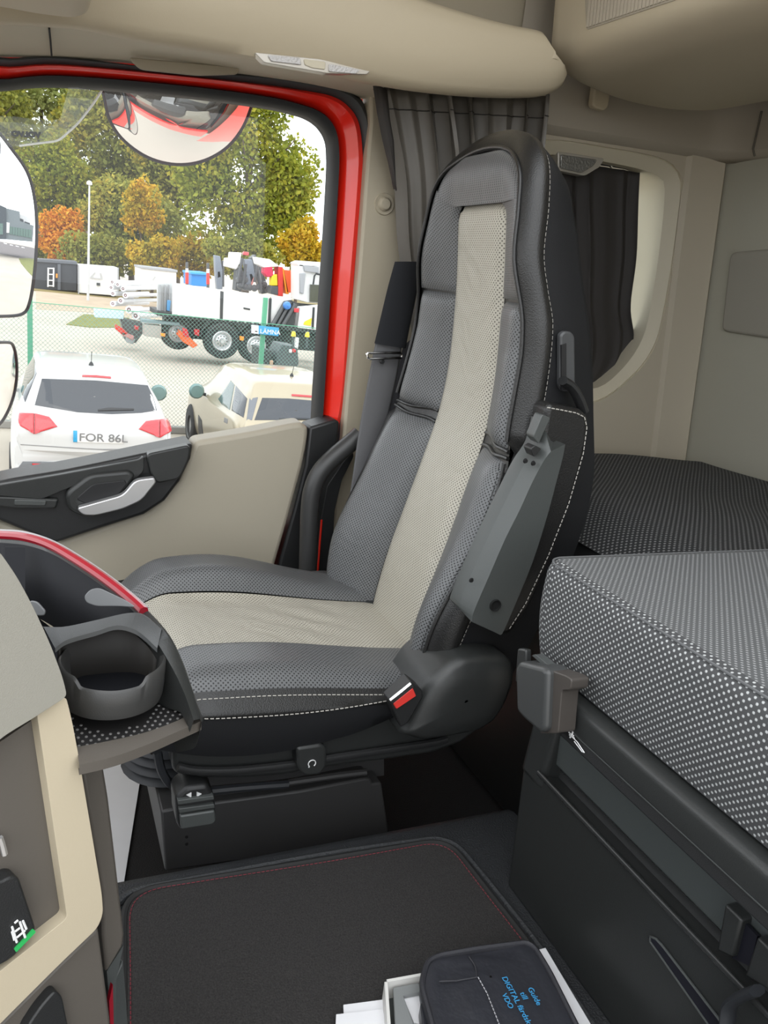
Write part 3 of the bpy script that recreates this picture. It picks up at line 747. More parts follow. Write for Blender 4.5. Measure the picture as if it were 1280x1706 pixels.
stitches('lower_stitching', [p+Vector((0, -.001, 0)) for p in r3_[0:31]], cbody, pitch=.008)
nose = [r0[k] for k in (0, 61)]
MB().grid([[Vector((X0+.002-.02*sin(pi*t), y, lerp(topz(Vector((X0, y, 0))), -.68, t))) for y in np.linspace(YC-hw(X0)-.004, YC+hw(X0)+.004, 15)] for t in (0, .15, .4, .7, 1)]).build('front_roll', leather, cbody)

# --- seat pan, covers, controls
pan = V2([(286, 1236), (288, 1290), (330, 1297), (400, 1299), (480, 1292), (560, 1278), (640, 1268), (720, 1256), (770, 1238), (805, 1212), (835, 1175), (850, 1140), (840, 1110), (700, 1150), (600, 1200)], Y=1.035)
panb = MB().prism(rounded(pan, .012), (0, .46, 0)).build('seat_pan', dark_pl, seat, bevel=.008, seg=3)
MB().tube(spline(V2([(296, 1278), (330, 1284), (400, 1283), (500, 1272), (560, 1262), (640, 1250), (720, 1238), (745, 1232)], Y=1.028), 5), .0055, n=8, flat=1.3).build('pan_lip', black_pl, panb)
cov = rounded(V2([(660, 1218), (668, 1205), (690, 1160), (712, 1126), (740, 1100), (765, 1088), (800, 1084), (835, 1087), (852, 1100), (852, 1128), (838, 1165), (818, 1196), (790, 1212), (740, 1222), (690, 1228)], Y=.985), .01)
ccen = sum(cov, Vector())/len(cov)
cr = [[p+YZ*.10 for p in cov], cov, [p.lerp(ccen, .06)+YZ*-.014 for p in cov], [p.lerp(ccen, .18)+YZ*-.022 for p in cov], [p.lerp(ccen, .55)+YZ*-.026 for p in cov], [p.lerp(ccen, .97)+YZ*-.026 for p in cov]]
hcv = MB().grid(cr, cu=True).build('hinge_cover', dark_pl, seat, smooth=60)
bk = MB().prism(rounded(V2([(650, 1170), (686, 1136), (704, 1150), (706, 1160), (680, 1205), (668, 1212)], Y=.955), .003), (0, .03, 0)).build('belt_buckle', black_pl, seat, bevel=.003)
tag(MB().prism(rounded(V2([(655, 1172), (688, 1146), (694, 1160), (661, 1182)], Y=.952), .002), (0, .006, 0)).build('release_button', red_btn, bk, bevel=.0015), 'red release button')
MB().prism(V2([(650, 1168), (686, 1139), (690, 1145), (655, 1173)], Y=.951), (0, .006, 0)).build('metal_slot', chrome, bk, bevel=.001)
kb = MB().prism(rounded(V2([(494, 1246), (536, 1240), (545, 1247), (545, 1275), (535, 1291), (508, 1294), (497, 1284)], Y=1.005), .007), (0, .04, 0)).build('tilt_knob', dark_pl, seat, bevel=.005, seg=3)
kc = at((520, 1272), Y=1.0035)
MB().tube([kc+Vector((.006*cos(a), 0, .006*sin(a))) for a in np.linspace(-.9, pi+.9, 16)], .0009, n=5).build('knob_symbol', white_m, kb)
MB().prism([kc+Vector((-.0055, 0, -.0065)), kc+Vector((-.0035, 0, -.0065)), kc+Vector((-.0035, 0, -.0035)), kc+Vector((-.0055, 0, -.0035))], (0, -.0006, 0)).build('knob_symbol', white_m, kb, smooth=0)
lv = MB().prism(rounded(V2([(292, 1330), (312, 1312), (346, 1308), (358, 1328), (361, 1368), (354, 1376), (300, 1384), (294, 1372)], Y=1.02), .006), (0, .05, 0)).build('slide_lever', black_pl, seat, bevel=.006, seg=3)
MB().prism(rounded(V2([(296, 1334), (356, 1326), (357, 1332), (297, 1341)], Y=1.014), .001), (0, .01, 0)).build('lever_rib', grey_pl, lv, bevel=.002)
MB().prism(rounded(V2([(298, 1348), (357, 1340), (358, 1346), (299, 1355)], Y=1.014), .001), (0, .01, 0)).build('lever_rib', grey_pl, lv, bevel=.002)
MB().prism(rounded(V2([(300, 1360), (358, 1351), (360, 1368), (354, 1374), (302, 1382)], Y=1.012), .003), (0, .01, 0)).build('lever_pad', grey_pl, lv, bevel=.003)
for q in ([(311, 1325), (319, 1321), (319, 1329)], [(328, 1320), (328, 1328), (336, 1323)]):
    MB().prism(V2(q, Y=1.0185), (0, .002, 0)).build('lever_arrow', white_m, lv, smooth=0)
bxq = V2([(268, 1352), (300, 1345), (500, 1318), (608, 1297), (618, 1298), (620, 1306), (636, 1304), (648, 1384), (648, 1400), (275, 1452)], Y=1.12)
bxb = MB().prism([p for p in bxq], (0, .32, 0)).build('base_box', steel_bl, seat, bevel=.004)
for q in ((311, 1394), (311, 1406)):
    MB().lathe([(.0001, -.0015), (.0025, -.0015), (.003, .001)], at(q, Y=1.12), (0, 1, 0), 10).build('bolt_hole', mat('hole_black', (.004, .004, .004), .9), bxb)
bl_ = MB()
for k in range(4):
    c = at((275, 1270), Y=1.14)+Vector((.02, .1, -.012-.018*k))
    bl_.lathe([(.065, .010), (.078, 0), (.065, -.010)], c, (0, 0, 1), 24)
bl_.build('suspension_bellows', rubber, seat)
MB().tube(spline(V2([(262, 1252), (270, 1285), (290, 1310), (330, 1318), (400, 1312), (480, 1306)], Y=1.08), 5), .007, n=8).build('air_hose', rubber, seat)
MB().tube(spline(V2([(300, 1330), (340, 1322), (420, 1312), (560, 1292), (610, 1286)], Y=1.10), 5), .006, n=8).build('scissor_bar', steel_bl, seat)
MB().prism(V2([(300, 1296), (640, 1262), (640, 1292), (300, 1335)], Y=1.16), (0, .25, 0)).build('suspension_frame', steel_bl, seat)

# ================================================================== BELT AND GRAB HANDLE
bt = thing('seat_belt', at((640, 600), Y=1.60), 'grey seat belt with a black velvet sleeve hanging behind the seat', 'seat belt')
def strip(lp, rp, Y, th=.002):
    a, b = spline(V2(lp, Y=Y), 6), spline(V2(rp, Y=Y), 6)
    return MB().grid([[x.lerp(y, t)+YZ*.004*(1-(2*t-1)**2)*-1 for t in (0, .08, .3, .5, .7, .92, 1)] for x, y in zip(a, b)])
strip([(628, 560), (616, 620), (598, 720), (582, 830), (560, 925), (544, 962)], [(672, 560), (662, 620), (640, 720), (612, 830), (590, 925), (578, 966)], 1.575).build('webbing', webbing, bt, solid=.003)
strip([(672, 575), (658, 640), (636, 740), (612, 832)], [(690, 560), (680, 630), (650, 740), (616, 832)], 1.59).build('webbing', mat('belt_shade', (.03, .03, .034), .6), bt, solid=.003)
slv_l = spline(V2([(658, 436), (646, 480), (634, 530), (624, 572)], Y=1.57), 6); slv_r = spline(V2([(700, 436), (694, 490), (684, 540), (676, 580)], Y=1.57), 6)
rr = []
for a, b in zip(slv_l, slv_r):
    c = (a+b)/2; w = (b-a).length/2; dr = (b-a).normalized()
    rr.append([c+dr*w*cos(t)+YZ*.012*sin(t) for t in np.linspace(0, 2*pi, 16, endpoint=False)])
MB().grid(rr, cu=True).build('sleeve', velvet, bt)
dr_ = rounded(V2([(611, 588), (668, 588), (670, 596), (613, 598)], Y=1.555), .003)
MB().tube(resample(dr_, .004, closed=True), .0028, n=8, closed=True).build('guide_loop', chrome, bt)
MB().lathe([(.0001, -.004), (.004, -.004), (.0055, -.001), (.0055, .003)], at((637, 602), Y=1.56), (0, 1, 0), 14).build('button', black_pl, bt)
MB().prism(rounded(V2([(555, 906), (588, 908), (586, 930), (555, 928)], Y=1.565), .003), (0, .006, 0)).build('anchor_label', mat('worn_label', (.20, .23, .26), .5, var=.4, vscale=120), bt, bevel=.001)
strip([(552, 928), (546, 960)], [(583, 930), (578, 966)], 1.57).build('lower_webbing', webbing, bt, solid=.005)

gh = thing('grab_handle', at((515, 940), Y=1.62), 'black curved tubular grab handle between the door and the seat', 'handle')
MB().tube(spline(V2([(600, 724), (582, 740), (556, 762), (534, 786), (521, 815), (516, 850), (514, 900), (512, 960), (510, 1010)], Y=1.63), 6), .0205, n=16).build('tube', mat('handle_rubber', (.04, .04, .04), .38, bump=.15, bscale=700), gh)
MB().prism(rounded(V2([(572, 770), (588, 752), (590, 760), (570, 800), (558, 850), (552, 960), (545, 1010), (520, 1010), (536, 860), (545, 810)], Y=1.66), .006), (0, .05, 0)).build('foot', black_pl, gh, bevel=.006)
MB().tube(spline(V2([(536, 866), (533, 905), (529, 960)], Y=1.655), 4), .0025, n=6).build('red_edge', red_paint, gh)

# ================================================================== BUNK
def ysweep(prof, y0, y1, round_end=.0):
    """profile in (x, z) swept along the width of the cab"""
    return [[Vector((x, y, z)) for x, z in prof] for y in (y0, y1)]
bunk = thing('bunk_cabinet', (.75, .4, -.9), 'charcoal plastic cabinet below the bunk with a ledge and drawer', 'cabinet')
YE, YN = .845, -.25
MB().prism([(.690, YE, -.902), (.6745, YE, -.660), (.78, YE, -.678), (.78, YE, -.902)], (0, YN-YE, 0)).build('lower_panel', dark_pl, bunk, bevel=.006, seg=3)
pr = spline([(.675, -.667), (.6685, -.662), (.667, -.657), (.670, -.654), (.677, -.660), (.687, -.670), (.696, -.670), (.701, -.660), (.700, -.649), (.695, -.640), (.690, -.632)], 5)
led = MB().grid(ysweep(pr, YE-.045, YN)).build('ledge', mat('ledge_plastic', (.03, .031, .031), .26), bunk, smooth=60)
MB().prism([(.670, YE, -.684), (.684, YE, -.482), (.76, YE, -.482), (.76, YE, -.684)], (0, -.055, 0)).build('end_post', dark_pl, bunk, bevel=.01, seg=3)
MB().prism([(.6905, YE-.03, -.642), (.682, YE-.03, -.50), (.76, YE-.03, -.50), (.76, YE-.03, -.642)], (0, YN-YE, 0)).build('upper_panel', mat('blue_grey_plastic', (.062, .070, .069), .42, bump=.1, bscale=900), bunk, bevel=.002)
# drawer pull slot
def pf(p, x=.668): return onplane(p, (.672, 0, -.63), (1, 0, .0667))
slot = rounded([pf(q)+Vector((-.002, 0, 0)) for q in ((1079, 1558), (1096, 1562), (1215, 1716), (1190, 1716))], .008)
MB().prism(slot, (.004, 0, 0)).build('drawer_slot', mat('slot_dark', (.008, .008, .014), .5), bunk, smooth=0)
MB().tube(resample(slot, .01, closed=True), .0016, n=6, closed=True).build('slot_rim', grey_pl, bunk)
# posts and strap at the near end of the ledge
MB().prism([at(q, X=.672) for q in ((1208, 1505), (1236, 1532), (1220, 1596), (1194, 1584))], (.02, 0, 0)).build('ledge_post', dark_pl, bunk, bevel=.003)
MB().prism([at(q, X=.672) for q in ((1262, 1560), (1292, 1590), (1280, 1650), (1240, 1626))], (.02, 0, 0)).build('ledge_post', dark_pl, bunk, bevel=.003)
MB().prism([at(q, X=.680) for q in ((1236, 1532), (1262, 1560), (1250, 1610), (1220, 1596))], (.004, 0, 0)).build('ledge_gap', MATS['slot_dark'], bunk, smooth=0)
st_ = spline([at(q, X=.655) for q in ((1262, 1650), (1236, 1660), (1216, 1676), (1212, 1716), (1212, 1760))], 5)
MB().tube(st_, .011, n=8, flat=.5).build('strap', rubber, bunk)
# rail in front of the mattress
rb = thing('bunk_rail', (.64, .4, -.5), 'long black rail with a latch block along the front of the bunk', 'rail')
rprof = rounded([Vector((.612, 0, -.474)), Vector((.612, 0, -.512)), Vector((.640, 0, -.512)), Vector((.645, 0, -.474))], [.012, .004, .004, .004], 4)
MB().grid([[Vector((p.x, y, p.z)) for p in rprof] for y in (.80, YN)], cu=True).build('rail_body', dark_pl, rb, smooth=50)
MB().prism([(.616, .80, -.510), (.613, .80, -.529), (.65, .80, -.529), (.65, .80, -.510)], (0, YN-.8, 0)).build('lower_lip', black_pl, rb, bevel=.002)
MB().tube([(.6135, .80, -.5115), (.6135, YN, -.5115)], .0011, n=6).build('groove_edge', grey_pl, rb)
ic = MB()
for q in ([(957, 1231), (962, 1236), (974, 1254), (970, 1252), (957, 1235)],): ic.tube([at(p, X=.612) for p in q], .0007, n=5)
for q in ([(948, 1220), (956, 1226)], [(955, 1219), (950, 1229)], [(949, 1224), (957, 1230)]): ic.tube([at(p, X=.612) for p in q], .0011, n=5)
ic.build('release_symbol', white_m, rb, smooth=0)
lt = MB().prism(rounded([at(q, X=.572) for q in ((864, 1102), (905, 1112), (912, 1120), (908, 1216), (900, 1222), (870, 1196), (860, 1184), (858, 1112))], .006), (.036, 0, 0)).build('latch', mat('latch_grey', (.05, .052, .052), .38), rb, bevel=.008, seg=3)
MB().prism(rounded([at(q, X=.582) for q in ((905, 1112), (944, 1126), (953, 1132), (950, 1150), (936, 1150), (930, 1222), (900, 1222))], .004), (.026, 0, 0)).build('latch_cap', mat('latch_brown', (.062, .054, .048), .45), lt, bevel=.004)
MB().prism(rounded([at(q, X=.590) for q in ((886, 1092), (892, 1090), (926, 1118), (922, 1124))], .002), (.012, 0, 0)).build('latch_rib', grey_pl, lt, bevel=.002)
MB().prism(rounded([at(q, X=.600) for q in ((862, 1080), (876, 1082), (876, 1140), (858, 1136))], .004), (.01, 0, 0)).build('latch_plate', dark_pl, lt, bevel=.003)
# mattresses
def cushion_box(name, label, x0, x1, y0, y1, ztop, zbot, m_top, m_front, r=.022, dome=.01, front_lean=0.0):
    t = thing(name, ((x0+x1)/2, (y0+y1)/2, zbot), label, 'mattress')
    nx, ny = 40, 44
    rows = []
    for i in range(nx+1):
        x = lerp(x0+r, x1-r, i/nx); rows.append([Vector((x, lerp(y1-r, y0, j/ny), ztop+dome*sin(pi*i/nx)*min(1, 4*j/ny))) for j in range(ny+1)])
    MB().grid(rows, uvf='m').build('top_panel', m_top, t, uv=True, smooth=80)
    prof = [(x0+r, ztop)]+[(x0+r-r*sin(a), ztop-r+r*cos(a)) for a in (.5, 1.0)]+[(x0, ztop-r)]+[(lerp(x0, x0+front_lean, k/8)-.006*sin(pi*k/8), lerp(ztop-r, zbot, k/8)) for k in range(1, 9)]
    corner = []
    for a in np.linspace(0, pi/2, 7):  # rounded far end
        cxy = Vector((x0+r*2, y1-r*2))
        corner.append((a, cxy))
    rows = [[Vector((x, lerp(y1-r*2, y0, j/ny), z)) for j in range(ny+1)] for x, z in prof]
    MB().grid(rows, uvf='m').build('front_panel', m_front, t, uv=True, smooth=80)
    rows = []
    for x, z in prof:
        d = x-(x0+r)  # <= 0 outward
        row = []
        for a in np.linspace(0, pi/2, 8):
            rr_ = r*2-r-d-r + r if False else (r - d)
            c = Vector((x0+r*2, y1-r*2, z)); q = r*2-(x-x0)
            row.append(Vector((c.x-q*cos(a), c.y+q*sin(a), z)))
        q = r*2-(x-x0)
        row += [Vector((xx, y1-r*2+q, z)) for xx in np.linspace(x0+r*2, x1, 12)[1:]]
        rows.append(row)
    MB().grid(rows, uvf='m').build('end_panel', m_front, t, uv=True, smooth=80)
    MB().grid([[Vector((x0+r, y1-r*2, ztop)), Vector((x0+r*2, y1-r, ztop)), Vector((x1, y1-r, ztop))], [Vector((x0+r*2, y1-r*2, ztop)), Vector((x0+r*2.2, y1-r*1.8, ztop)), Vector((x1, y1-r*2.2, ztop))]], uvf='m').build('corner_panel', m_top, t, uv=True)
    MB().tube([(x0+r*.3, y0, ztop-r*.15), (x0+r*.3, y1-r*2, ztop-r*.15)]+[(x0+r*2-(r*1.7)*cos(a), y1-r*2+(r*1.7)*sin(a), ztop-r*.15) for a in np.linspace(.2, pi/2, 6)]+[(x1, y1-r*.3, ztop-r*.15)], .0016, n=6).build('piping', mat('mattress_piping', (.12, .123, .126), .8), t)
    return t
cushion_box('bunk_mattress', 'nearer raised mattress in black and white dotted weave behind the bunk rail', .62, 1.66, YN, .822, -.328, -.470, weave_d, weave, r=.016, dome=.006, front_lean=.012)
mr = thing('bunk_mattress', (1.3, 1.2, -.52), 'farther low mattress section in dark dotted weave behind the seat', 'mattress')
rows = []
for i in range(31):
    x = lerp(.935, 1.69, i/30); row = []
    for j in range(51):
        y = lerp(1.69, .835, j/50)
        e = .05*max(0, 1-(x-.935)/.12)**2+.05*max(0, (y-1.60)/.09)**2
        row.append(Vector((x, y, -.372-e+.008*sin(9*x+3*y)*sin(7*y))))
    rows.append(row)
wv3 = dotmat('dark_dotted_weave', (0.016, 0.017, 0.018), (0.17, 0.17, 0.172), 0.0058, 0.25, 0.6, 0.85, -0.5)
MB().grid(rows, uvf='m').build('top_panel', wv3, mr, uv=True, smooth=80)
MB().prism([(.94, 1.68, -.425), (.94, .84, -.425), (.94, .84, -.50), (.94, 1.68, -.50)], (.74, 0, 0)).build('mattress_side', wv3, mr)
MB().prism([(.70, .83, -.482), (1.66, .83, -.482), (1.66, -.25, -.482), (.70, -.25, -.482)], (0, 0, -.015)).build('bunk_board', black_pl, bunk)
MB().prism([(.98, 1.68, -.505), (1.70, 1.68, -.505), (1.70, .85, -.505), (.98, .85, -.505)], (0, 0, -.62)).build('locker_block', black_pl, bunk)

# ================================================================== FLOOR MAT, PAPERS
fm = thing('floor_mat', (.4, .6, -.9), 'black carpet floor mat with dark red stitching on the engine tunnel', 'mat')
mo = rounded([at(q, Z=-.896) for q in ((206, 1492), (745, 1402), (880, 1575), (1010, 1760), (205, 1760))], [.05, .045, .02, .02, .02], 6)
MB().prism(mo, (0, 0, .006)).build('carpet_pile', carpet, fm, bevel=.003, smooth=0)
mb_ = resample(mo, .01, closed=True)
MB().tube([p+Vector((0, 0, .004)) for p in mb_], .0055, n=8, closed=True).build('edge_binding', mat('mat_binding', (.018, .018, .018), .7), fm)
mc = sum(mo, Vector())/len(mo)
stitches('red_stitching', [p+(mc-p).normalized()*.0085+Vector((0, 0, .0075)) for p in mb_], fm, red_stitch, pitch=.007, r=.0007)
# raised rubber rim around the mat
MB().tube([p+(p-mc).normalized()*.016+Vector((0, 0, -.001)) for p in mb_], .006, n=8, closed=True).build('mat_rim', tunnel_m, fm)
# white floor sheet in the passenger footwell
sh_ = thing('floor_sheet', (.15, 1.45, -1.13), 'white paper sheet lying on the passenger footwell floor', 'paper')
MB().prism([(-.25, 1.68, -1.132), (.236, 1.68, -1.132), (.222, 1.60, -1.132), (.150, 1.26, -1.132), (.13, 1.06, -1.132), (-.25, 1.06, -1.132)], (0, 0, .002)).build('sheet', paper, sh_, smooth=0)
# envelopes
for k, (q, lab) in enumerate(((((572, 1677), (640, 1668), (660, 1760), (575, 1760)), 'white paper sheet at the back of the small pile beside the open box'), (((560, 1693), (638, 1684), (655, 1770), (556, 1770)), 'white paper sheet at the front of the small pile beside the open box'))):
    t = thing('paper_sheet', at(q[0], Z=-.886+k*.004), lab, 'paper')
    MB().prism([at(p, Z=-.886+k*.004) for p in q], (0, 0, .003)).build('sheet', paper, t, smooth=0)
# white open box with grey lining
bx = thing('document_box', at((700, 1690), Z=-.89), 'open white carton with grey folded lining beneath the black wallet', 'box')
P = [at(q, Z=-.859) for q in ((646, 1636), (706, 1625), (760, 1760), (655, 1760))]
dn = Vector((0, 0, -.030))
for i in range(4):
    a, b = P[i], P[(i+1) % 4]; n = (b-a).cross(Vector((0, 0, 1))).normalized()*-.004
    MB().add([a, b, b+n, a+n, a+dn, b+dn, b+n+dn, a+n+dn], [(0, 1, 2, 3), (4, 5, 6, 7), (0, 1, 5, 4), (1, 2, 6, 5), (2, 3, 7, 6), (3, 0, 4, 7)]).build('box_wall', mat('carton', (.72, .71, .68), .6), bx, smooth=0)
MB().add([p+dn*.95 for p in P], [(0, 1, 2, 3)]).build('box_bottom', grey_pl, bx, smooth=0)
MB().prism([at(q, Z=-.865) for q in ((655, 1645), (698, 1637), (704, 1652), (672, 1658), (690, 1706), (690, 1760), (662, 1760))], (0, 0, -.006)).build('inner_flap', mat('grey_card', (.22, .23, .23), .5), bx, bevel=.001)
MB().prism([at(q, Z=-.872) for q in ((672, 1661), (700, 1656), (722, 1700), (700, 1706), (690, 1704))], (0, 0, -.004)).build('inner_card', paper, bx, smooth=0)
# white booklet strip
wb = thing('booklet', at((930, 1640), Z=-.862), 'white booklet sticking out along the right side of the black wallet', 'booklet')
MB().prism([at(q, Z=-.868) for q in ((880, 1592), (908, 1584), (1012, 1760), (900, 1760))], (0, 0, .006)).build('pages', paper, wb, bevel=.001, smooth=0)
# black nylon document wallet
wl = thing('document_wallet', at((800, 1650), Z=-.855), 'black nylon document wallet with blue lettering lying on the mat', 'wallet')
zt = -.838
ol = rounded([at(q, Z=zt) for q in ((712, 1604), (730, 1594), (800, 1582), (878, 1572), (892, 1582), (915, 1620), (985, 1760), (735, 1760), (702, 1640))], .012, 4)
c0 = sum(ol, Vector())/len(ol)
wr = [[p+(p-c0)*.02+Vector((0, 0, -.018)) for p in ol], [p+(p-c0)*.025+Vector((0, 0, -.012)) for p in ol], ol]
for s_ in (.94, .8, .6, .4, .2, .02):
    wr.append([c0.lerp(p, s_)+Vector((0, 0, .0025*sin(40*p.x+9*s_)*s_+.004*(1-s_))) for p in ol])
MB().grid(wr, cu=True).build('cover', nylon, wl, smooth=70)
MB().tube(resample(ol, .006, closed=True), .004, n=8, closed=True, flat=1.5).build('bound_edge', mat('wallet_binding', (.03, .03, .036), .6, bump=.4, bscale=600), wl)
zz = zt+.0065
stitches('silver_stitching', [at(q, Z=zz) for q in ((797, 1628), (812, 1655), (832, 1706), (850, 1750))], wl, mat('silver_thread', (.5, .5, .52), .4, metal=.5), pitch=.005, r=.0008)
MB().tube([at(q, Z=zz-.002) for q in ((732, 1635), (760, 1634), (795, 1628))], .0012, n=5).build('pocket_edge', MATS['wallet_binding'], wl)
MB().tube(spline([at(q, Z=zz-.002) for q in ((795, 1628), (792, 1610), (782, 1594))], 4), .0012, n=5).build('pocket_edge', MATS['wallet_binding'], wl)
xd = at((880, 1706), Z=zz)-at((838, 1628), Z=zz)
yd = at((890, 1648), Z=zz)-at((838, 1668), Z=zz)
for txt, p, sz in (('Guide', (879, 1646), .0105), ('till', (866, 1654), .0105), ('DIGITAL färdskrivare', (836, 1628), .0105), ('VDO', (836, 1656), .0098)):
    text_mesh('print', txt, sz, blue_print, wl, at(p, Z=zz), xd, yd)
MB().prism(rounded([at(q, Z=zt-.012) for q in ((700, 1668), (730, 1660), (745, 1700), (705, 1715))], .006), (0, 0, -.02)).build('closing_strap', nylon, wl, bevel=.004)

# ================================================================== DASHBOARD SIDE (console by the driver)
# facing plane of the console
p0 = Vector(ray(100, 1300)*.62); nC = Vector((.42, -.90, .12)).normalized()
def cp(q, d=0.0): return onplane(q, p0, nC)-nC*d*(-1)
def cps(qs, d=0.0): return [onplane(q, p0+nC*d, nC) for q in qs]
ds = thing('dashboard_console', (-.05, .6, -1.1), 'driver side dashboard console with beige frame, switches and cup holder', 'console')
back = nC*-1
# beige angled frame
fo = [(-60, 1290), (0, 1232), (62, 1192), (110, 1160), (120, 1200), (132, 1264), (150, 1370), (170, 1490), (172, 1520), (165, 1545), (100, 1606), (0, 1706), (-60, 1770)]
fi = [(-60, 1672), (0, 1618), (110, 1530), (62, 1196), (0, 1238), (-60, 1280)]
fro = rounded(cps([(62, 1192), (110, 1160), (120, 1200), (132, 1264), (150, 1370), (170, 1490), (172, 1522), (163, 1546), (100, 1606), (0, 1706), (-60, 1770), (-60, 1672), (0, 1618), (112, 1530)], .012), [.001, .004, .01, .01, .01, .008, .008, .006, .01, .01, .001, .001, .01, .004])
MB().prism(fro, back*.03).build('beige_frame', beige, ds, bevel=.005, seg=3)
pnl2 = cps([(-60, 1290), (0, 1236), (62, 1194), (112, 1530), (0, 1620), (-60, 1674)], 0)
MB().prism(pnl2, back*.02).build('switch_panel', brown_pl, ds, smooth=0)
aw = Vector(ray(30, 1380)).normalized()*.24
MB().prism([p+aw*.12 for p in rounded(cps([(-60, 900), (0, 935), (24, 970), (50, 1020), (78, 1080), (98, 1135), (104, 1160), (118, 1240), (158, 1490), (152, 1540), (90, 1600), (0, 1696), (-60, 1760)], -.01), .01)], aw).build('console_body', brown_pl, ds, smooth=50)
# upper cowl, pale grey beige
cw = rounded(cps([(-60, 880), (0, 920), (28, 960), (55, 1010), (85, 1075), (105, 1130), (112, 1160), (60, 1194), (0, 1230), (-60, 1290)], .02), [.001, .004, .02, .02, .02, .01, .004, .01, .01, .001])
MB().prism(cw, back*.05).build('cowl', mat('cowl_trim', (.29, .278, .238), .6, bump=.25, bscale=1300), ds, bevel=.012, seg=4)
# lower panel
MB().prism(cps([(165, 1545), (100, 1606), (0, 1706), (-60, 1770), (-60, 1860), (190, 1860), (185, 1700)], .004), back*.03).build('lower_panel', brown_pl, ds, bevel=.003)
# right flank of the console
MB().prism(cps([(132, 1262), (170, 1255), (182, 1330), (196, 1450), (208, 1555), (206, 1575), (178, 1622), (172, 1560), (172, 1490), (150, 1370)], -.025), back*.03).build('side_panel', brown_pl, ds, bevel=.003)
MB().prism(cps([(178, 1618), (206, 1575), (192, 1640), (190, 1720), (190, 1860), (186, 1860), (185, 1700)], -.03), back*.02).build('side_edge', grey_pl, ds)
MB().prism(cps([(182, 1668), (188, 1640), (190, 1720), (184, 1720)], -.02), back*.004).build('red_marker', red_trim, ds, smooth=0)
MB().prism(cps([(190, 1632), (206, 1600), (216, 1720), (192, 1760)], -.10), back*.02).build('floor_bracket', grey_pl, ds, bevel=.002)
# switches
def rocker(q, name='rocker_switch'):
    t_ = rounded(cps(q, .014), .006)
    o = MB().prism(t_, back*.02).build(name, black_pl, ds, bevel=.004, seg=3)
    return o
MB().prism(rounded(cps([(-60, 1450), (0, 1452), (6, 1470), (30, 1606), (0, 1640), (-60, 1690)], .004), .004), back*.01).build('switch_bay', mat('bay_dark', (.012, .013, .016), .5), ds, bevel=.002)
sw = rocker([(-60, 1470), (0, 1470), (18, 1460), (32, 1462), (62, 1552), (20, 1598), (-60, 1640)])
MB().prism(rounded(cps([(24, 1582), (56, 1548), (60, 1553), (27, 1587)], .0155), .001), back*.002).build('indicator', green_led, sw, smooth=0)
ic = MB()
for q in ([(20, 1544), (28, 1570)], [(25, 1552), (33, 1546)], [(28, 1562), (42, 1550)], [(33, 1536), (42, 1562)], [(24, 1538), (30, 1533)], [(38, 1534), (44, 1548)], [(20, 1552), (24, 1566)]):
    ic.tube(cps(q, .0152), .0009, n=5)
ic.build('vehicle_symbol', white_m, sw, smooth=0)
rocker([(40, 1720), (66, 1680), (92, 1650), (104, 1660), (116, 1720), (118, 1800), (40, 1800)])
MB().tube(spline(cps([(0, 1395), (4, 1408), (8, 1424)], .006), 4), .0022, n=6).build('trim_pin', silver, ds)

# --- cup holder tray
def dp(q, k): return Vector(ray(*q)*k)      # a point at a measured distance along the sight line
# outer wing: rises from the tray's front corner, sweeps back along the red line
out = [((0, 886), .86), ((40, 889), .84), ((85, 903), .815), ((130, 928), .79), ((185, 965), .76), ((237, 1008), .73), ((278, 1052), .70), ((300, 1092), .69), ((318, 1140), .68), ((332, 1185), .675), ((336, 1204), .672)]
inn = [((0, 904), .845), ((40, 908), .825), ((80, 920), .80), ((122, 944), .775), ((172, 978), .745), ((226, 1022), .715), ((252, 1056), .692), ((274, 1090), .68), ((294, 1126), .672), ((310, 1162), .667), ((323, 1200), .664)]
O = spline([dp(*q) for q in out], 5); I = spline([dp(*q) for q in inn], 5)
def dropv(p, h): return p+Vector((0, .004, -h))
no_ = len(O); hh = [min(1, (no_-1-k)/14) for k in range(no_)]
wing = MB().grid([[dropv(p, .004+.09*h) for p, h in zip(O, hh)], [dropv(p, .002+.018*h)+Vector((.004, .006, 0)) for p, h in zip(O, hh)], O, [o.lerp(i, .25)+Vector((0, 0, .003)) for o, i in zip(O, I)], I, [i+Vector((-.002, .004, -.014)) for i in I], [i+Vector((-.004, .016, -.05*h-.004)) for i, h in zip(I, hh)]])
ch = tag(wing.build('cup_holder', dark_pl, ds, smooth=50), 'black cup holder tray with a red edge line')
rl_ = [o.lerp(i, .55)+Vector((0, -.001, .0035)) for o, i in zip(O, I)][:27]
MB().tube(rl_, .0046, n=8).build('red_line', red_trim, ch)
MB().tube([o.lerp(i, .18)+Vector((0, 0, .003)) for o, i in zip(O, I)][:27], .0022, n=6).build('pale_line', mat('pale_edge', (.35, .34, .35), .35), ch)
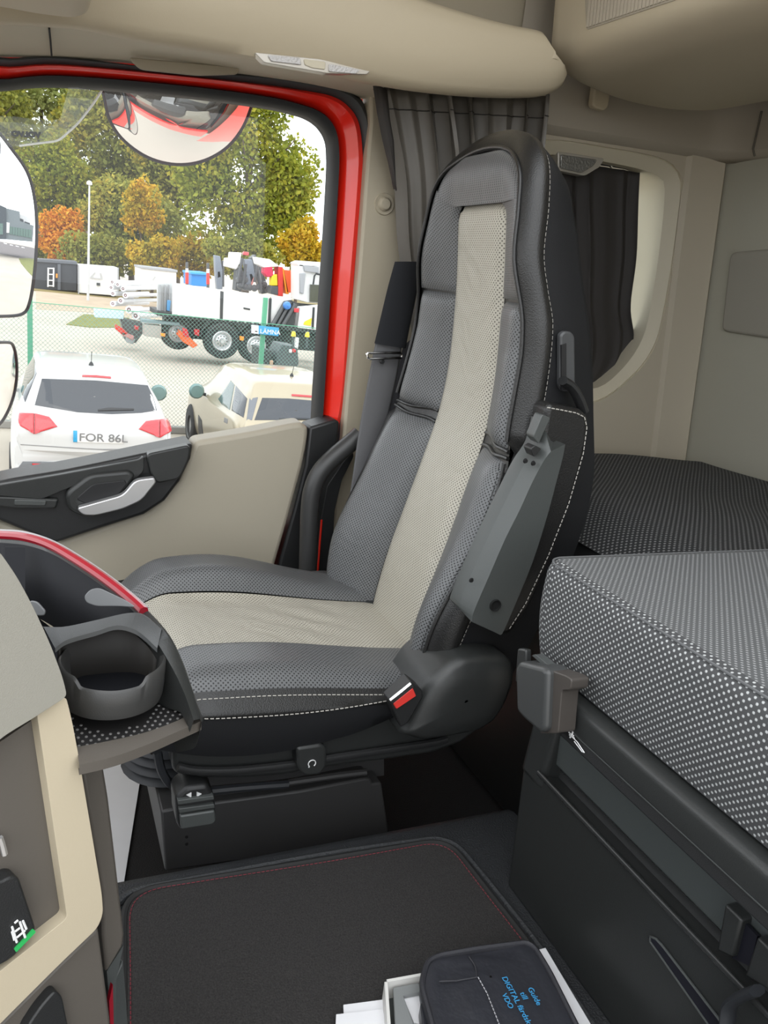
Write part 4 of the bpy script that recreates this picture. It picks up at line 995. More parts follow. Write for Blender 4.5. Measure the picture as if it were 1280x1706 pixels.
# rear compartment: inner walls and floor
dk = mat('tray_dark', (.008, .0085, .011), .7, spec=.25)
fb = [dp((0, 915), .83), dp((40, 915), .825), dp((120, 950), .775), dp((215, 1025), .71)]
comp = [[p for p in I[:26]], [p+Vector((-.004, .0, -.075)) for p in I[:26]]]
MB().grid(comp).build('compartment_wall', dk, ch, solid=.002)
cf = [dp((-10, 905), .86), dp((60, 925), .83), dp((200, 1018), .74), dp((215, 1035), .70), dp((80, 1045), .66), dp((-10, 1000), .68)]
MB().prism([p+Vector((0, 0, -.07)) for p in cf], (0, 0, -.004)).build('compartment_floor', dk, ch)
MB().prism([dp((8, 912), .80), dp((42, 912), .80), dp((42, 990), .79), dp((50, 1040), .78), dp((10, 1040), .78)], (.0, .003, 0)).build('divider', dk, ch)
for q in ([(140, 994), (150, 982), (165, 979), (210, 1000), (228, 1012), (200, 1010), (160, 1010), (144, 1004)], [(48, 1000), (62, 1002), (76, 1018), (74, 1026), (50, 1026)]):
    pts = [dp(p, .70) for p in q]; MB().prism(rounded(pts, .004), Vector(ray(140, 990))*.012).build('grip_tab', mat('tab_grey', (.16, .165, .17), .45), ch, bevel=.003)
# crossbar between compartment and holder
cb = [((70, 1044), .655), ((110, 1044), .66), ((160, 1034), .672), ((215, 1022), .69), ((240, 1024), .70), ((270, 1048), .695)]
cbl = [((92, 1080), .645), ((112, 1066), .648), ((160, 1052), .66), ((196, 1042), .67), ((230, 1052), .68), ((262, 1080), .68)]
a_, b_ = spline([dp(*q) for q in cb], 5), spline([dp(*q) for q in cbl], 5)
MB().grid([[p+Vector((0, .004, -.006)) for p in a_], a_, [x.lerp(y, .15)+Vector((0, 0, .002)) for x, y in zip(a_, b_)], [x.lerp(y, .9) for x, y in zip(a_, b_)], b_, [p+Vector((0, 0, -.004)) for p in b_]]).build('crossbar', mat('bar_grey', (.075, .078, .08), .45, bump=.15, bscale=900), ch, smooth=50)
# the well: real cylinder with a notched lip, standing on the dotted tray
cc = Vector(ray(190, 1200)*.665); cz = cc.z
R_ = .0415
wc = Vector((cc.x, cc.y+.018, 0))
nn = 56
angs = [radians(-210+240*k/(nn-1)) for k in range(nn)]
def lip(k):
    t = k/(nn-1); h = .048
    if .30 < t < .64: h -= .007*min(1, min(t-.30, .64-t)/.03)
    return h+.005*abs(t-.5)
vw = [[wc+Vector((R_*r_*cos(a), R_*r_*sin(a), cz+h)) for a in angs] for r_, h in ((.97, .014), (1.0, .018), (1.02, .026))]
outer_l = [wc+Vector((R_*1.04*cos(a), R_*1.04*sin(a), cz+lip(k)-.002)) for k, a in enumerate(angs)]
top_l = [wc+Vector((R_*.99*cos(a), R_*.99*sin(a), cz+lip(k))) for k, a in enumerate(angs)]
in_l = [wc+Vector((R_*.93*cos(a), R_*.93*sin(a), cz+lip(k)-.004)) for k, a in enumerate(angs)]
in_b = [wc+Vector((R_*.88*cos(a), R_*.88*sin(a), cz+.016)) for k, a in enumerate(angs)]
MB().grid(vw+[outer_l, top_l, in_l, in_b]).build('cup_ring', mat('cup_grey', (.042, .042, .041), .42, bump=.1, bscale=900), ch, smooth=50)
MB().lathe([(.0001, .016), (R_*.97, .016)], wc+Vector((0, 0, cz)), (0, 0, 1), 30).build('cup_floor', dk, ch)
# niche behind the ring
ni = [((98, 1080), .66), ((112, 1066), .67), ((196, 1044), .685), ((240, 1070), .695), ((262, 1100), .69)]
nt_ = spline([dp(*q) for q in ni], 4)
MB().grid([nt_, [p+Vector((0, .012, -.05)) for p in nt_], [p+Vector((0, .008, -.10)) for p in nt_]]).build('niche_wall', mat('niche_brown', (.022, .020, .018), .6, spec=.3), ch, smooth=40, solid=.002)
# tray
tz = cz-.002
tp = [at(q, Z=tz) for q in ((108, 1150), (200, 1110), (272, 1176), (318, 1192), (232, 1228), (134, 1250), (112, 1200))]
MB().prism(tp, (0, 0, -.006)).build('tray_floor', mat('tray_mat', (.018, .017, .017), .6), ch, bevel=.002)
rim_o = [at(q, Z=tz-.001) for q in ((128, 1250), (180, 1240), (240, 1226), (290, 1208), (322, 1192))]
rim_i = [at(q, Z=tz-.002) for q in ((132, 1280), (190, 1266), (250, 1244), (300, 1222), (336, 1206))]
ro, ri = spline(rim_o, 4), spline(rim_i, 4)
MB().grid([[p+Vector((0, 0, -.005)) for p in ro], [p+Vector((0, 0, .003)) for p in ro], [p+Vector((0, 0, .003)) for p in ri], [p+Vector((0, 0, -.006)) for p in ri], [p+Vector((0, .03, -.010)) for p in ri]]).build('front_rim', brown_pl, ch, smooth=40)
dots = MB(); rnd = random.Random(5)
for i in range(34):
    for j in range(26):
        x = -.03+i*.0062+(.0031 if j % 2 else 0); p = Vector((tp[0].x+x, tp[4].y-.075+j*.0060, tz))
        c = wc-p
        inside = False; k2 = len(tp)-1
        for k1 in range(len(tp)):
            a, b = tp[k1], tp[k2]; k2 = k1
            if (a.y > p.y) != (b.y > p.y) and p.x < (b.x-a.x)*(p.y-a.y)/(b.y-a.y)+a.x: inside = not inside
        if not inside or sqrt(c.x**2+c.y**2) < R_*.75: continue
        dots.lathe([(.0013, 0), (.0011, .0008), (.0001, .0010)], p, (0, 0, 1), 6)
o = dots.build('rubber_dots', mat('dot_grey', (.20, .195, .19), .4), ch); o['kind'] = 'stuff'

# ================================================================== OUTSIDE THE CAB
GZ = -2.95
EX = 2.95/2.7
asph = mat('pale_asphalt', (.45, .40, .335), .9, bump=.5, bscale=60, var=.18, vscale=.35)
gr = MB().add([(-160, -60, GZ), (160, -60, GZ), (160, 200, GZ), (-160, 200, GZ)], [(0, 1, 2, 3)]).build('ground', asph)
tag(gr, 'pale grey asphalt yard beyond the cab', kind='structure')
MB().prism([at(q, Z=GZ) for q in ((60, 483), (200, 494), (330, 512), (560, 540), (560, 575), (330, 545), (170, 522), (60, 515))], (0, 0, .012)).build('gravel_strip', mat('gravel', (.42, .33, .24), .95, bump=.8, bscale=30, var=.3, vscale=1.2), gr, smooth=0)
grass_m = mat('verge_grass', (.17, .18, .04), .95, bump=1, bscale=25, var=.35, vscale=2.5)
MB().prism([at(q, Z=GZ) for q in ((140, 524), (215, 530), (215, 546), (150, 546), (110, 541))], (0, 0, .02)).build('grass_patch', grass_m, gr, smooth=0)
MB().prism([(-30, 50, GZ), (60, 50, GZ), (80, 75, GZ), (-40, 75, GZ)], (0, 0, .03)).build('grass_bank', mat('bank_grass', (.22, .17, .06), .95, bump=1, bscale=20, var=.4, vscale=1.2), gr, smooth=0)

# --- chain link fence
FY = 13.6
fen = thing('fence', (2, FY, GZ), 'green chain link fence with square posts behind the parked cars', 'fence')
green_m = mat('fence_green', (.10, .36, .22), .5)
FX0, FX1, FZ0, FZ1 = -2.7, 8.2, GZ+.03, -.972
mb = MB(); hgt = FZ1-FZ0; sp_ = .068
def rod(mb, a, b, r):
    a, b = Vector(a), Vector(b); t = (b-a).normalized(); n = Vector((0, 1, 0)); s = t.cross(n)
    ps = []
    for p in (a, b): ps += [p+n*r, p-n*r*.5+s*r*.87, p-n*r*.5-s*r*.87]
    mb.add(ps, [(0, 1, 4, 3), (1, 2, 5, 4), (2, 0, 3, 5)])
k = FX0-hgt
while k < FX1:
    a0_, a1_ = max(FX0, k), min(FX1, k+hgt)
    if a1_ > a0_:
        rod(mb, (a0_, FY, FZ0+(a0_-k)), (a1_, FY, FZ0+(a1_-k)), .0026)
        rod(mb, (a0_, FY+.004, FZ1-(a0_-k)), (a1_, FY+.004, FZ1-(a1_-k)), .0026)
    k += sp_
o = mb.build('chain_link', mat('chain_wire', (.20, .34, .30), .5, metal=.2), fen, smooth=0); o['kind'] = 'stuff'
for z in (FZ1, FZ0+.02): MB().tube([(FX0, FY, z), (FX1, FY, z)], .006, n=6).build('top_wire' if z == FZ1 else 'bottom_wire', green_m, fen)
for x in (at((50, 540), Y=FY).x, at((439, 560), Y=FY).x, 7.0):
    MB().box((x, FY+.04, (GZ-.545)/2), (.078, .06, -.545-GZ)).build('post', green_m, fen, bevel=.006)
MB().box((2.5, FY+.05, GZ+.06), (10, .14, .12)).build('kerb', mat('kerb_stone', (.28, .27, .25), .9, bump=.4, bscale=40), fen, bevel=.015)
sg = thing('fence_sign', at((442, 552), Y=FY-.04), 'small blue and white sign fixed to the green fence post', 'sign')
q4 = V2([(419, 541), (465, 546), (464, 560), (419, 555)], Y=FY-.05)
MB().prism(q4, (0, .01, 0)).build('sign_board', mat('sign_blue', (.06, .33, .60), .4), sg, smooth=0)
MB().prism(V2([(419, 541), (431, 542.3), (431, 556.3), (419, 555)], Y=FY-.053), (0, .002, 0)).build('white_field', white_m, sg, smooth=0)
text_mesh('print', 'LÄMNA', .107, white_m, sg, at((433, 555), Y=FY-.056), (1, 0, 0), (0, 0, 1), .002)
MB().prism(V2([(425, 551), (429, 551.5), (429, 553.5), (425, 553)], Y=FY-.055), (0, .001, 0)).build('sign_mark', steel_bl, sg, smooth=0)

# --- parked cars: body lofted from stations along the car (y from the rear bumper forward), fittings laid on its surface
from mathutils.bvhtree import BVHTree
tail_red = mat('tail_lamp_red', (.55, .02, .03), .15, coat=1.0)
tyre_m = mat('tyre', (.025, .026, .028), .8)
mirr_teal = mat('mirror_teal', (.15, .25, .24), .1)
STN = [(-.02, .44, .66, .74, .76, .72), (-.04, .38, .80, .95, .81, .76), (.0, .34, .92, 1.05, .84, .74), (.06, .32, 1.00, 1.12, .85, .69), (.20, .31, 1.05, 1.30, .85, .65), (.33, .30, 1.07, 1.47, .85, .61), (.38, .30, 1.07, 1.545, .85, .585), (.45, .30, 1.07, 1.565, .85, .585), (.7, .28, 1.06, 1.59, .85, .59), (1.3, .27, 1.05, 1.60, .85, .60), (2.0, .27, 1.04, 1.575, .85, .60), (2.35, .27, 1.03, 1.50, .85, .59), (2.7, .27, 1.02, 1.26, .85, .59), (2.95, .28, 1.00, 1.07, .85, .66), (3.4, .29, .92, .98, .84, .68), (3.75, .32, .82, .88, .80, .66), (3.92, .38, .62, .70, .70, .58)]
def car(name, label, loc, paint, hs=1.0, ws=1.0):
    t = thing(name, loc, label, 'car'); O_ = Vector(loc)
    def section(y, zb, zbelt, ztop, wb, wt):
        zb, zbelt, ztop, wb, wt = zb*hs, zbelt*hs, ztop*hs, wb*ws, wt*ws
        h = [(wb*.94, zb), (wb*.985, zb+.14), (wb, lerp(zb, zbelt, .55)), (wb*.99, zbelt-.06), (wb*.955, zbelt+.01*(ztop-zbelt)), (lerp(wb, wt, .45), lerp(zbelt, ztop, .38)), (lerp(wb, wt, .85), lerp(zbelt, ztop, .74)), (wt, lerp(zbelt, ztop, .90)), (wt-.05, lerp(zbelt, ztop, .965)), (wt-.16, lerp(zbelt, ztop, .992)), (wt*.35, ztop)]
        pts = [(x, 0, z) for x, z in h]+[(-x, 0, z) for x, z in h[::-1]]
        pts = spline(pts, 3)
        return [Vector((p.x, y+.10*(p.x/.85)**2*max(0, 1-abs(y)/.6), p.z)) for p in pts]
    S_ = []
    for a, b in zip(STN, STN[1:]):
        k = 3
        for i in range(k): S_.append(tuple(lerp(p, q, i/k) for p, q in zip(a, b)))
    S_.append(STN[-1])
    rows = [[O_+p for p in section(*q)] for q in S_]
    mbb = MB().grid(rows, cu=True)
    n = len(rows[0])
    for r_ in (rows[0], rows[-1]):
        c = sum(r_, Vector())/n; k0 = len(mbb.v); mbb.v += r_+[c]; mbb.uv += [(0, 0)]*(n+1); mbb.f += [(k0+i, k0+(i+1) % n, k0+n) for i in range(n)]
    body = mbb.build('body', paint, t, smooth=50)
    bvh = BVHTree.FromPolygons([tuple(v) for v in mbb.v], [tuple(f) for f in mbb.f])
    def hit(p, lift):
        d = Vector(ray(*p)).normalized(); h = bvh.ray_cast(Vector((0, 0, 0)), d)
        if h[0] is None: return None
        nn_ = h[1] if h[1].dot(d) < 0 else -h[1]
        return h[0]+nn_*lift
    def lay(nm, poly, m, lift=.008, par=body, step=5.0, edge=.0):
        P_ = []
        for a, b in zip(poly, poly[1:]+poly[:1]):
            L_ = max(1, int(sqrt((a[0]-b[0])**2+(a[1]-b[1])**2)/step)); P_ += [(lerp(a[0], b[0], i/L_), lerp(a[1], b[1], i/L_)) for i in range(L_)]
        cx_, cy_ = sum(p[0] for p in P_)/len(P_), sum(p[1] for p in P_)/len(P_)
        rws = []
        for s, l in ((1.0, edge-.004), (1.0, edge+lift*.6), (.93, lift), (.75, lift), (.5, lift), (.25, lift), (.02, lift)):
            row = []
            for p in P_:
                q = hit((lerp(cx_, p[0], s), lerp(cy_, p[1], s)), l)
                if q is None:
                    k = .97
                    while q is None and k > .3: q = hit((lerp(cx_, p[0], s*k), lerp(cy_, p[1], s*k)), l); k -= .03
                row.append(q if q is not None else O_+Vector((0, 0, 1)))
            rws.append(row)
        return MB().grid(rws, cu=True).build(nm, m, par, smooth=60)
    wb, wt = .85*ws, .59*ws
    for s in (-1, 1):
        c = O_+Vector((s*(wb+.12), 2.15, 1.08*hs))
        MB().lathe([(.001, -.05), (.09, -.045), (.115, 0), (.09, .07), (.001, .1)], c, (0, 1, 0), 14).build('wing_mirror', mirr_teal, t)
        MB().tube([c+Vector((0, .02, -.02)), c+Vector((-s*.14, .03, -.05))], .025, n=8).build('mirror_arm', rubber, t)
        for yw in (.80, 3.2):
            w = MB().lathe([(.15, -.1), (.30, -.11), (.33, -.09), (.33, .09), (.30, .11), (.15, .1)], O_+Vector((s*(wb-.085), yw, .33)), (1, 0, 0), 28).build('wheel', tyre_m, t)
            MB().lathe([(.001, .06), (.19, .08), (.21, .105)], O_+Vector((s*(wb-.085), yw, .33)), (s, 0, 0), 20).build('rim', silver, w)
    fz = 1.6*hs
    sf = MB().lathe([(.035, -.02), (.02, .02), (.001, .04)], O_+Vector((0, .75, fz)), (0, 0, 1), 10); sf.tube([O_+Vector((0, .75, fz)), O_+Vector((0, .68, fz+.16))], .004, n=5)
    sf.build('aerial', rubber, body)
    return t, body, lay, hit
white_paint = mat('white_paint', (.55, .55, .545), .25, coat=.5)
gold_paint = mat('champagne_paint', (.40, .345, .245), .3, metal=.15, coat=.6)
seam_m = mat('panel_gap', (.25, .25, .25), .6)
bump_m = mat('bumper_grey', (.13, .135, .14), .5)
c1, body, lay, hit = car('car', 'white parked car with red tail lamps seen from behind', (.636, 9.1, GZ), white_paint)
lay('rear_window', [(70, 631), (160, 634), (246, 642), (256, 664), (261, 684), (235, 688), (186, 690), (130, 687), (58, 675)], dark_glass, .006)
lay('brake_light', [(137, 625), (160, 625.5), (185, 628), (185, 631), (160, 629), (137, 628)], tail_red, .012)
lay('wiper', [(163, 683), (180, 680), (223, 681.5), (223, 684), (180, 685), (163, 685.5)], rubber, .02)
for q in ([(33, 688), (57, 689), (57, 723), (34, 710), (31, 700)], [(231, 715), (243, 702), (265, 699), (265, 729)]): lay('tail_lamp', q, tail_red, .02)
for q in ([(58, 689), (82, 695), (96, 711), (58, 723)], [(266, 699), (276, 697), (284, 702), (285, 719), (266, 729)]): lay('tail_lamp', q, tail_red, .02)
pl = lay('number_plate', [(122, 717.5), (207, 720), (206, 739), (122, 736)], white_m, .016)
lay('plate_band', [(122, 717.5), (129, 717.7), (129, 736.3), (122, 736)], mat('plate_blue', (.02, .30, .55), .4), .019, par=pl)
pa, pb, pc = hit((131, 733), .032), hit((204, 735.5), .032), hit((131, 721), .032)
text_mesh('plate_text', 'FOR 86L', .125, mat('plate_grey', (.16, .16, .16), .5), pl, pa, pb-pa, pc-pa, .001, wide=1.12, bold=.0012)
lay('bumper', [(38, 769), (90, 769.5), (143, 771), (230, 778), (285, 788), (285, 812), (150, 815), (22, 806), (25, 786)], bump_m, .02)
lay('reflector', [(53, 771), (84, 773), (84, 778), (54, 776)], tail_red, .034)
lay('side_window', [(57, 594), (61, 622), (42, 670), (35, 652), (44, 612)], dark_glass, .006)
lay('tailgate_gap', [(34, 740), (120, 746), (230, 752), (286, 748), (286, 749), (230, 753.2), (120, 747.2), (34, 741.2)], seam_m, .003)
c2, body, lay, hit = car('car', 'champagne coloured parked car with a dark rear window nearer the door pillar', (3.22, 9.62, GZ), gold_paint, .97, 1.03)
lay('rear_window', [(437, 663), (480, 664), (527, 668), (560, 672), (560, 704), (526, 700), (470, 700), (424, 700)], dark_glass, .006)
lay('brake_light', [(486, 657), (527, 660), (545, 662), (545, 665), (527, 663), (486, 660)], tail_red, .012)
lay('wiper', [(465, 698), (500, 697), (520, 698), (520, 700), (500, 700), (465, 700)], rubber, .02)
lay('rear_pillar', [(411, 700), (416, 664), (430, 662), (420, 700)], mat('pillar_grey', (.16, .17, .19), .4), .006)
lay('side_window', [(393, 642), (412, 664), (406, 696), (386, 684)], dark_glass, .006)
lay('side_window', [(385, 634), (391, 641), (383, 683), (370, 674), (364, 665)], mat('side_glass', (.10, .14, .13), .05), .006)
lay('tail_lamp', [(398, 714), (414, 713), (426, 717), (424, 726), (406, 726)], tail_red, .015)
lay('number_plate', [(460, 735), (520, 738), (520, 750), (460, 747)], white_m, .016)
lay('bumper', [(410, 765), (500, 775), (560, 780), (560, 800), (500, 800), (410, 790)], bump_m, .02)
lay('wheel_arch', [(331, 691), (336, 700), (340, 735), (334, 735), (331, 715)], rubber, .01)
lay('fuel_flap', [(374, 695), (380, 698), (379, 706), (373, 703)], seam_m, .004)
c3, body, lay, hit = car('car', 'dark blue grey car with a red tail lamp behind the fence', (at((560, 640), Z=GZ).x+.75, 15.6, GZ), mat('slate_paint', (.10, .13, .15), .3, coat=.6), .95, 1.0)
lay('tail_lamp', [(508, 600), (514, 598), (517, 606), (512, 611)], tail_red, .02)

# --- flatbed crane truck behind the fence
TY = 22.94
tk = thing('flatbed_truck', (4.5, TY, GZ), 'flatbed truck with tall white side boards and folded crane behind the fence', 'truck')
def tq(px, Y=TY, dep=.05, name='part', m=white_m, parent=None, bevel=.01):
    return MB().prism(V2(px, Y=Y), (0, dep, 0)).build(name, m, parent or tk, bevel=bevel)
board_m = mat('side_board', (.80, .80, .79), .45)
chas = mat('chassis_dark', (.035, .04, .042), .6)
tq([(288, 471), (369, 483), (368, 534), (287, 524)], name='side_board', m=board_m)
tq([(372, 483), (450, 493), (446, 541), (371, 534)], name='side_board', m=board_m)
tq([(453, 494), (486, 498), (462, 542), (449, 541)], name='side_board', m=board_m)
for q in ([(368, 485), (373, 486), (371, 534), (367, 533)], [(449, 497), (453, 497), (451, 541), (447, 541)]):
    tq(q, Y=TY-.06, dep=.10, name='board_latch', m=chas)
tq([(406, 512), (417, 514), (417, 517), (406, 515)], Y=TY-.03, dep=.03, name='board_handle', m=chas)
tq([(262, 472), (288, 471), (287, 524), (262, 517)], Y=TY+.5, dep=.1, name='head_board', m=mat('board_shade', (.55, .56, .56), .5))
for x in (266, 274, 281): tq([(x, 474), (x+2.5, 474.5), (x+2.5, 521), (x, 519)], Y=TY+.35, dep=.12, name='board_post', m=mat('post_grey', (.30, .31, .32), .5))
tq([(279, 500), (285, 501), (283, 519), (278, 517)], Y=TY+.3, dep=.08, name='blue_strap', m=mat('strap_blue', (.10, .32, .60), .5))
tq([(262, 518), (462, 541), (560, 552), (560, 560), (462, 549), (262, 526)], Y=TY+.1, dep=1.6, name='deck_frame', m=chas)
for k in range(14):
    x = 288+k*12.3
    tq([(x, 523.5+k*1.27), (x+8, 524.3+k*1.27), (x+8, 527+k*1.27), (x, 526.2+k*1.27)], Y=TY-.02, dep=.06, name='deck_hook', m=chas, bevel=0)
tq([(276, 530), (470, 552), (540, 560), (540, 585), (440, 576), (276, 560)], Y=TY+.9, dep=.7, name='chassis', m=chas)
def wheel(px, r, name='wheel', Y=TY):
    c = at(px, Y=Y)
    w = MB().lathe([(r*.55, -.02), (r*.62, -.05), (r*.9, -.07), (r, -.03), (r, .3), (r*.5, .3)], c, (0, 1, 0), 32).build(name, tyre_m, tk)
    MB().lathe([(.001, -.10), (r*.13, -.10), (r*.17, -.03), (r*.36, .03), (r*.44, -.02), (r*.52, -.05), (r*.57, -.03)], c, (0, 1, 0), 28).build('rim', silver, w)
    b = MB()
    for k in range(10):
        a = 2*pi*k/10; b.lathe([(.02, -.03), (.001, -.04)], c+Vector((r*.28*cos(a), 0, r*.28*sin(a))), (0, 1, 0), 6)
    b.build('wheel_nut', steel_bl, w)
wheel((370, 568), .50); wheel((427, 576), .50); wheel((296, 555), .46, Y=TY+.5)
for px in ((370, 566), (427, 574)):
    c = at(px, Y=TY+.05); MB().tube([c+Vector((.61*cos(a), 0, .61*sin(a))) for a in np.linspace(.1, pi-.05, 18)], .045, n=8, flat=.5).build('mudguard', chas, tk)
tq([(241, 540), (269, 543), (269, 564), (241, 560)], Y=TY+.3, dep=.5, name='tool_box', m=mat('tool_box', (.42, .40, .37), .4, metal=.3))
tq([(236, 532), (300, 538), (300, 543), (236, 537)], Y=TY+.25, dep=.4, name='rear_beam', m=mat('beam_teal', (.18, .25, .27), .5))
tq([(300, 550), (314, 559), (330, 575), (322, 580), (305, 570), (296, 558)], Y=TY-.1, dep=.3, name='tow_arm', m=mat('tow_orange', (.75, .13, .03), .4))
tq([(304, 546), (312, 548), (316, 562), (306, 560)], Y=TY-.16, dep=.1, name='marker_plate', m=tail_red)
tq([(324, 548), (333, 549), (332, 560), (324, 558)], Y=TY+.1, dep=.1, name='tail_lamp', m=tail_red)
tq([(268, 555), (276, 556), (275, 561), (268, 560)], Y=TY, dep=.1, name='side_marker', m=mat('amber', (.85, .30, .02), .3))
tq([(400, 560), (407, 561), (406, 568), (400, 567)], Y=TY-.1, dep=.1, name='side_marker', m=MATS['amber'])
# front part: crane foot, cab back and box
tq([(452, 541), (474, 502), (486, 500), (494, 505), (490, 545), (480, 549)], Y=TY-.1, dep=.5, name='crane_foot', m=chas)
for a, b, w in (((455, 540), (476, 503), .06), ((462, 543), (484, 503), .05), ((470, 544), (492, 506), .06)):
    MB().tube([at(a, Y=TY-.15), at(b, Y=TY-.15)], w, n=8).build('crane_link', mat('crane_grey', (.09, .095, .10), .4), tk)
MB().lathe([(.001, -.15), (.10, -.1), (.12, .0), (.10, .1), (.001, .15)], at((478, 509), Y=TY-.2), (0, 1, 0), 12).build('valve', mat('valve_blue', (.06, .22, .6), .4), tk)
tq([(490, 513), (499, 514), (498, 521), (490, 520)], Y=TY-.2, dep=.1, name='lamp_cluster', m=tail_red)
tq([(500, 512), (545, 508), (545, 552), (496, 546)], Y=TY+.0, dep=.3, name='side_box', m=board_m)
for q in ([(522, 512), (525, 512), (523, 548), (520, 548)],): tq(q, Y=TY-.05, dep=.06, name='board_latch', m=chas)
tq([(508, 536), (520, 530), (518, 543), (506, 541)], Y=TY-.04, dep=.05, name='warning_plate', m=mat('signal_yellow', (.85, .62, .03), .5))
# machines behind the fence at the right
mc_ = thing('compact_machine', at((480, 622), Y=18.5), 'dark compact machine with yellow beacons standing behind the blue fence sign', 'machine')
MY = 18.0
def mq(px, name, m, dep=.5, bevel=.02, Y=MY): return MB().prism(V2(px, Y=Y), (0, dep, 0)).build(name, m, mc_, bevel=bevel)
slate = mat('machine_slate', (.07, .085, .09), .5)
mq([(462, 590), (470, 574), (496, 578), (498, 606), (490, 622), (458, 618)], 'body', slate, .8)
mq([(434, 580), (452, 584), (450, 616), (432, 612)], 'side_tank', chas, .8)
mq([(493, 562), (499, 563), (497, 582), (490, 580)], 'white_post', board_m, .08)
mq([(482, 582), (487, 582), (487, 588), (482, 588)], 'lamp', white_m, .05, Y=MY-.06)
mq([(488, 581), (494, 582), (493, 588), (487, 587)], 'tail_lamp', tail_red, .05, Y=MY-.06)
for p in ((489, 559), (512, 560)):
    MB().lathe([(.001, .10), (.04, .09), (.06, 0), (.06, -.02)], at(p, Y=MY), (0, 0, 1), 12).build('beacon', mat('beacon_yellow', (.80, .60, .02), .3), mc_)
    MB().tube([at((p[0], p[1]+2), Y=MY), at((p[0]-1, p[1]+20), Y=MY)], .03, n=8).build('beacon_post', slate, mc_)
mq([(450, 600), (456, 601), (455, 612), (450, 612)], 'hose', mat('hose_tan', (.45, .30, .20), .6), .05, Y=MY-.05)

# --- cranes and truck cab standing behind the boards
def crane(name, label, Y, parts):
    Y *= EX
    t = thing(name, at(parts[0][1][0], Y=Y), label, 'crane')
    for nm, px, m, dep in parts:
        MB().prism(V2(px, Y=Y), (0, dep, 0)).build(nm, m, t, bevel=.02)
    return t
cgrey = mat('crane_grey', (.09, .095, .10), .4); clight = mat('crane_steel', (.22, .25, .30), .4); cred = mat('crane_red', (.70, .03, .02), .35, coat=.4); corange = mat('crane_orange', (.80, .12, .03), .4); cyel = mat('signal_yellow', (.85, .62, .03), .5)
t = crane('loader_crane', 'folded dark grey loader crane with white cover behind the side boards', 25.6, [
    ('boom', [(408, 432), (421, 432), (425, 458), (414, 484), (406, 484), (412, 460)], clight, .4),
    ('jib', [(418, 430), (426, 424), (432, 440), (442, 462), (448, 488), (436, 490)], cgrey, .4),
    ('column', [(395, 450), (402, 444), (408, 460), (402, 486), (392, 484)], cgrey, .5),
    ('cover', [(385, 420), (403, 421), (400, 438), (394, 449), (376, 444), (377, 430), (384, 430)], board_m, .4),
    ('top_lamp', [(406, 419), (415, 420), (415, 426), (405, 425)], tail_red, .2),
    ('warning_stripe', [(415, 456), (420, 455), (425, 466), (419, 478)], mat('stripe_pink', (.70, .25, .22), .5), .42)])
for q in ((400, 476), (408, 478), (416, 479), (424, 480), (432, 478), (440, 474), (446, 482), (398, 466), (408, 466)):
    MB().lathe([(.001, -.1), (.10, -.08), (.12, 0), (.001, .05)], at(q, Y=27.75), (0, 1, 0), 10).build('cylinder_end', cgrey, t)
for a, b in (((396, 470), (404, 430)), ((404, 478), (410, 440)), ((428, 430), (440, 450)), ((424, 470), (430, 440)), ((436, 486), (430, 450))):
    MB().tube([at(a, Y=27.65), at(b, Y=27.65)], .05, n=6).build('hose', cgrey, t)
crane('loader_crane', 'slim grey crane mast with red and white stripe left of the white covered crane', 26.6, [
    ('mast', [(358, 425), (367, 427), (371, 450), (371, 482), (362, 482), (359, 450)], clight, .3), ('warning_stripe', [(362, 452), (367, 451), (369, 462), (362, 464)], MATS['stripe_pink'], .34), ('side_arm', [(371, 434), (374, 434), (374, 478), (371, 478)], cgrey, .2)])
for k, (x, lab) in enumerate(((347, 'red and white marker post in front of the blue container edge'), (312, 'red and white marker post left of the blue container'))):
    t = thing('marker_post', at((x, 478), Y=28.41), lab, 'post')
    MB().prism(V2([(x-2.5, 455-k), (x+2.5, 455-k), (x+2.5, 474-k), (x-2.5, 474-k)], Y=28.41), (0, .1, 0)).build('red_panel', cred, t, bevel=.01)
    MB().prism(V2([(x-2, 448-k), (x+2, 448-k), (x+2.5, 455-k), (x-2.5, 455-k)], Y=28.41), (0, .1, 0)).build('white_panel', white_m, t, bevel=.01)
    MB().prism(V2([(x-2, 438-k), (x+2, 438-k), (x+2, 448-k), (x-2, 448-k)], Y=28.41), (0, .1, 0)).build('post_top', cgrey, t, bevel=.01)
    MB().tube([at((x, 470), Y=28.46), Vector((at((x, 470), Y=28.46).x, 28.46, GZ))], .05, n=6).build('foot', cgrey, t)
crane('loader_crane', 'bright red and orange crane boom beside the white truck cab', 24.0, [
    ('column', [(464, 444), (472, 445), (472, 494), (463, 493)], cred, .5),
    ('boom', [(472, 449), (487, 451), (497, 487), (478, 488)], corange, .4),
    ('boom_edge', [(470, 446), (474, 448), (482, 490), (477, 490)], mat('crane_amber', (.85, .30, .02), .4), .45),
    ('arm', [(487, 452), (491, 458), (499, 488), (496, 489)], cred, .3),
    ('upper_arm', [(441, 445), (454, 444), (456, 460), (446, 462), (440, 455)], mat('crane_crimson', (.65, .04, .10), .4), .4),
    ('yellow_box', [(453, 458), (462, 457), (463, 476), (452, 476)], cyel, .3),
    ('base', [(452, 476), (464, 477), (464, 492), (452, 490)], cgrey, .5),
    ('white_top', [(425, 428), (450, 432), (466, 444), (440, 446), (428, 440)], board_m, .4)])
tc = crane('truck', 'white truck cab with a dark rear window beside the red crane', 23.0, [
    ('cab_back', [(498, 440), (545, 444), (545, 506), (512, 504), (498, 500)], board_m, .9),
    ('roof_spoiler', [(496, 438), (504, 435), (546, 438), (546, 446), (498, 444)], board_m, .8)])
tc['category'] = 'truck'
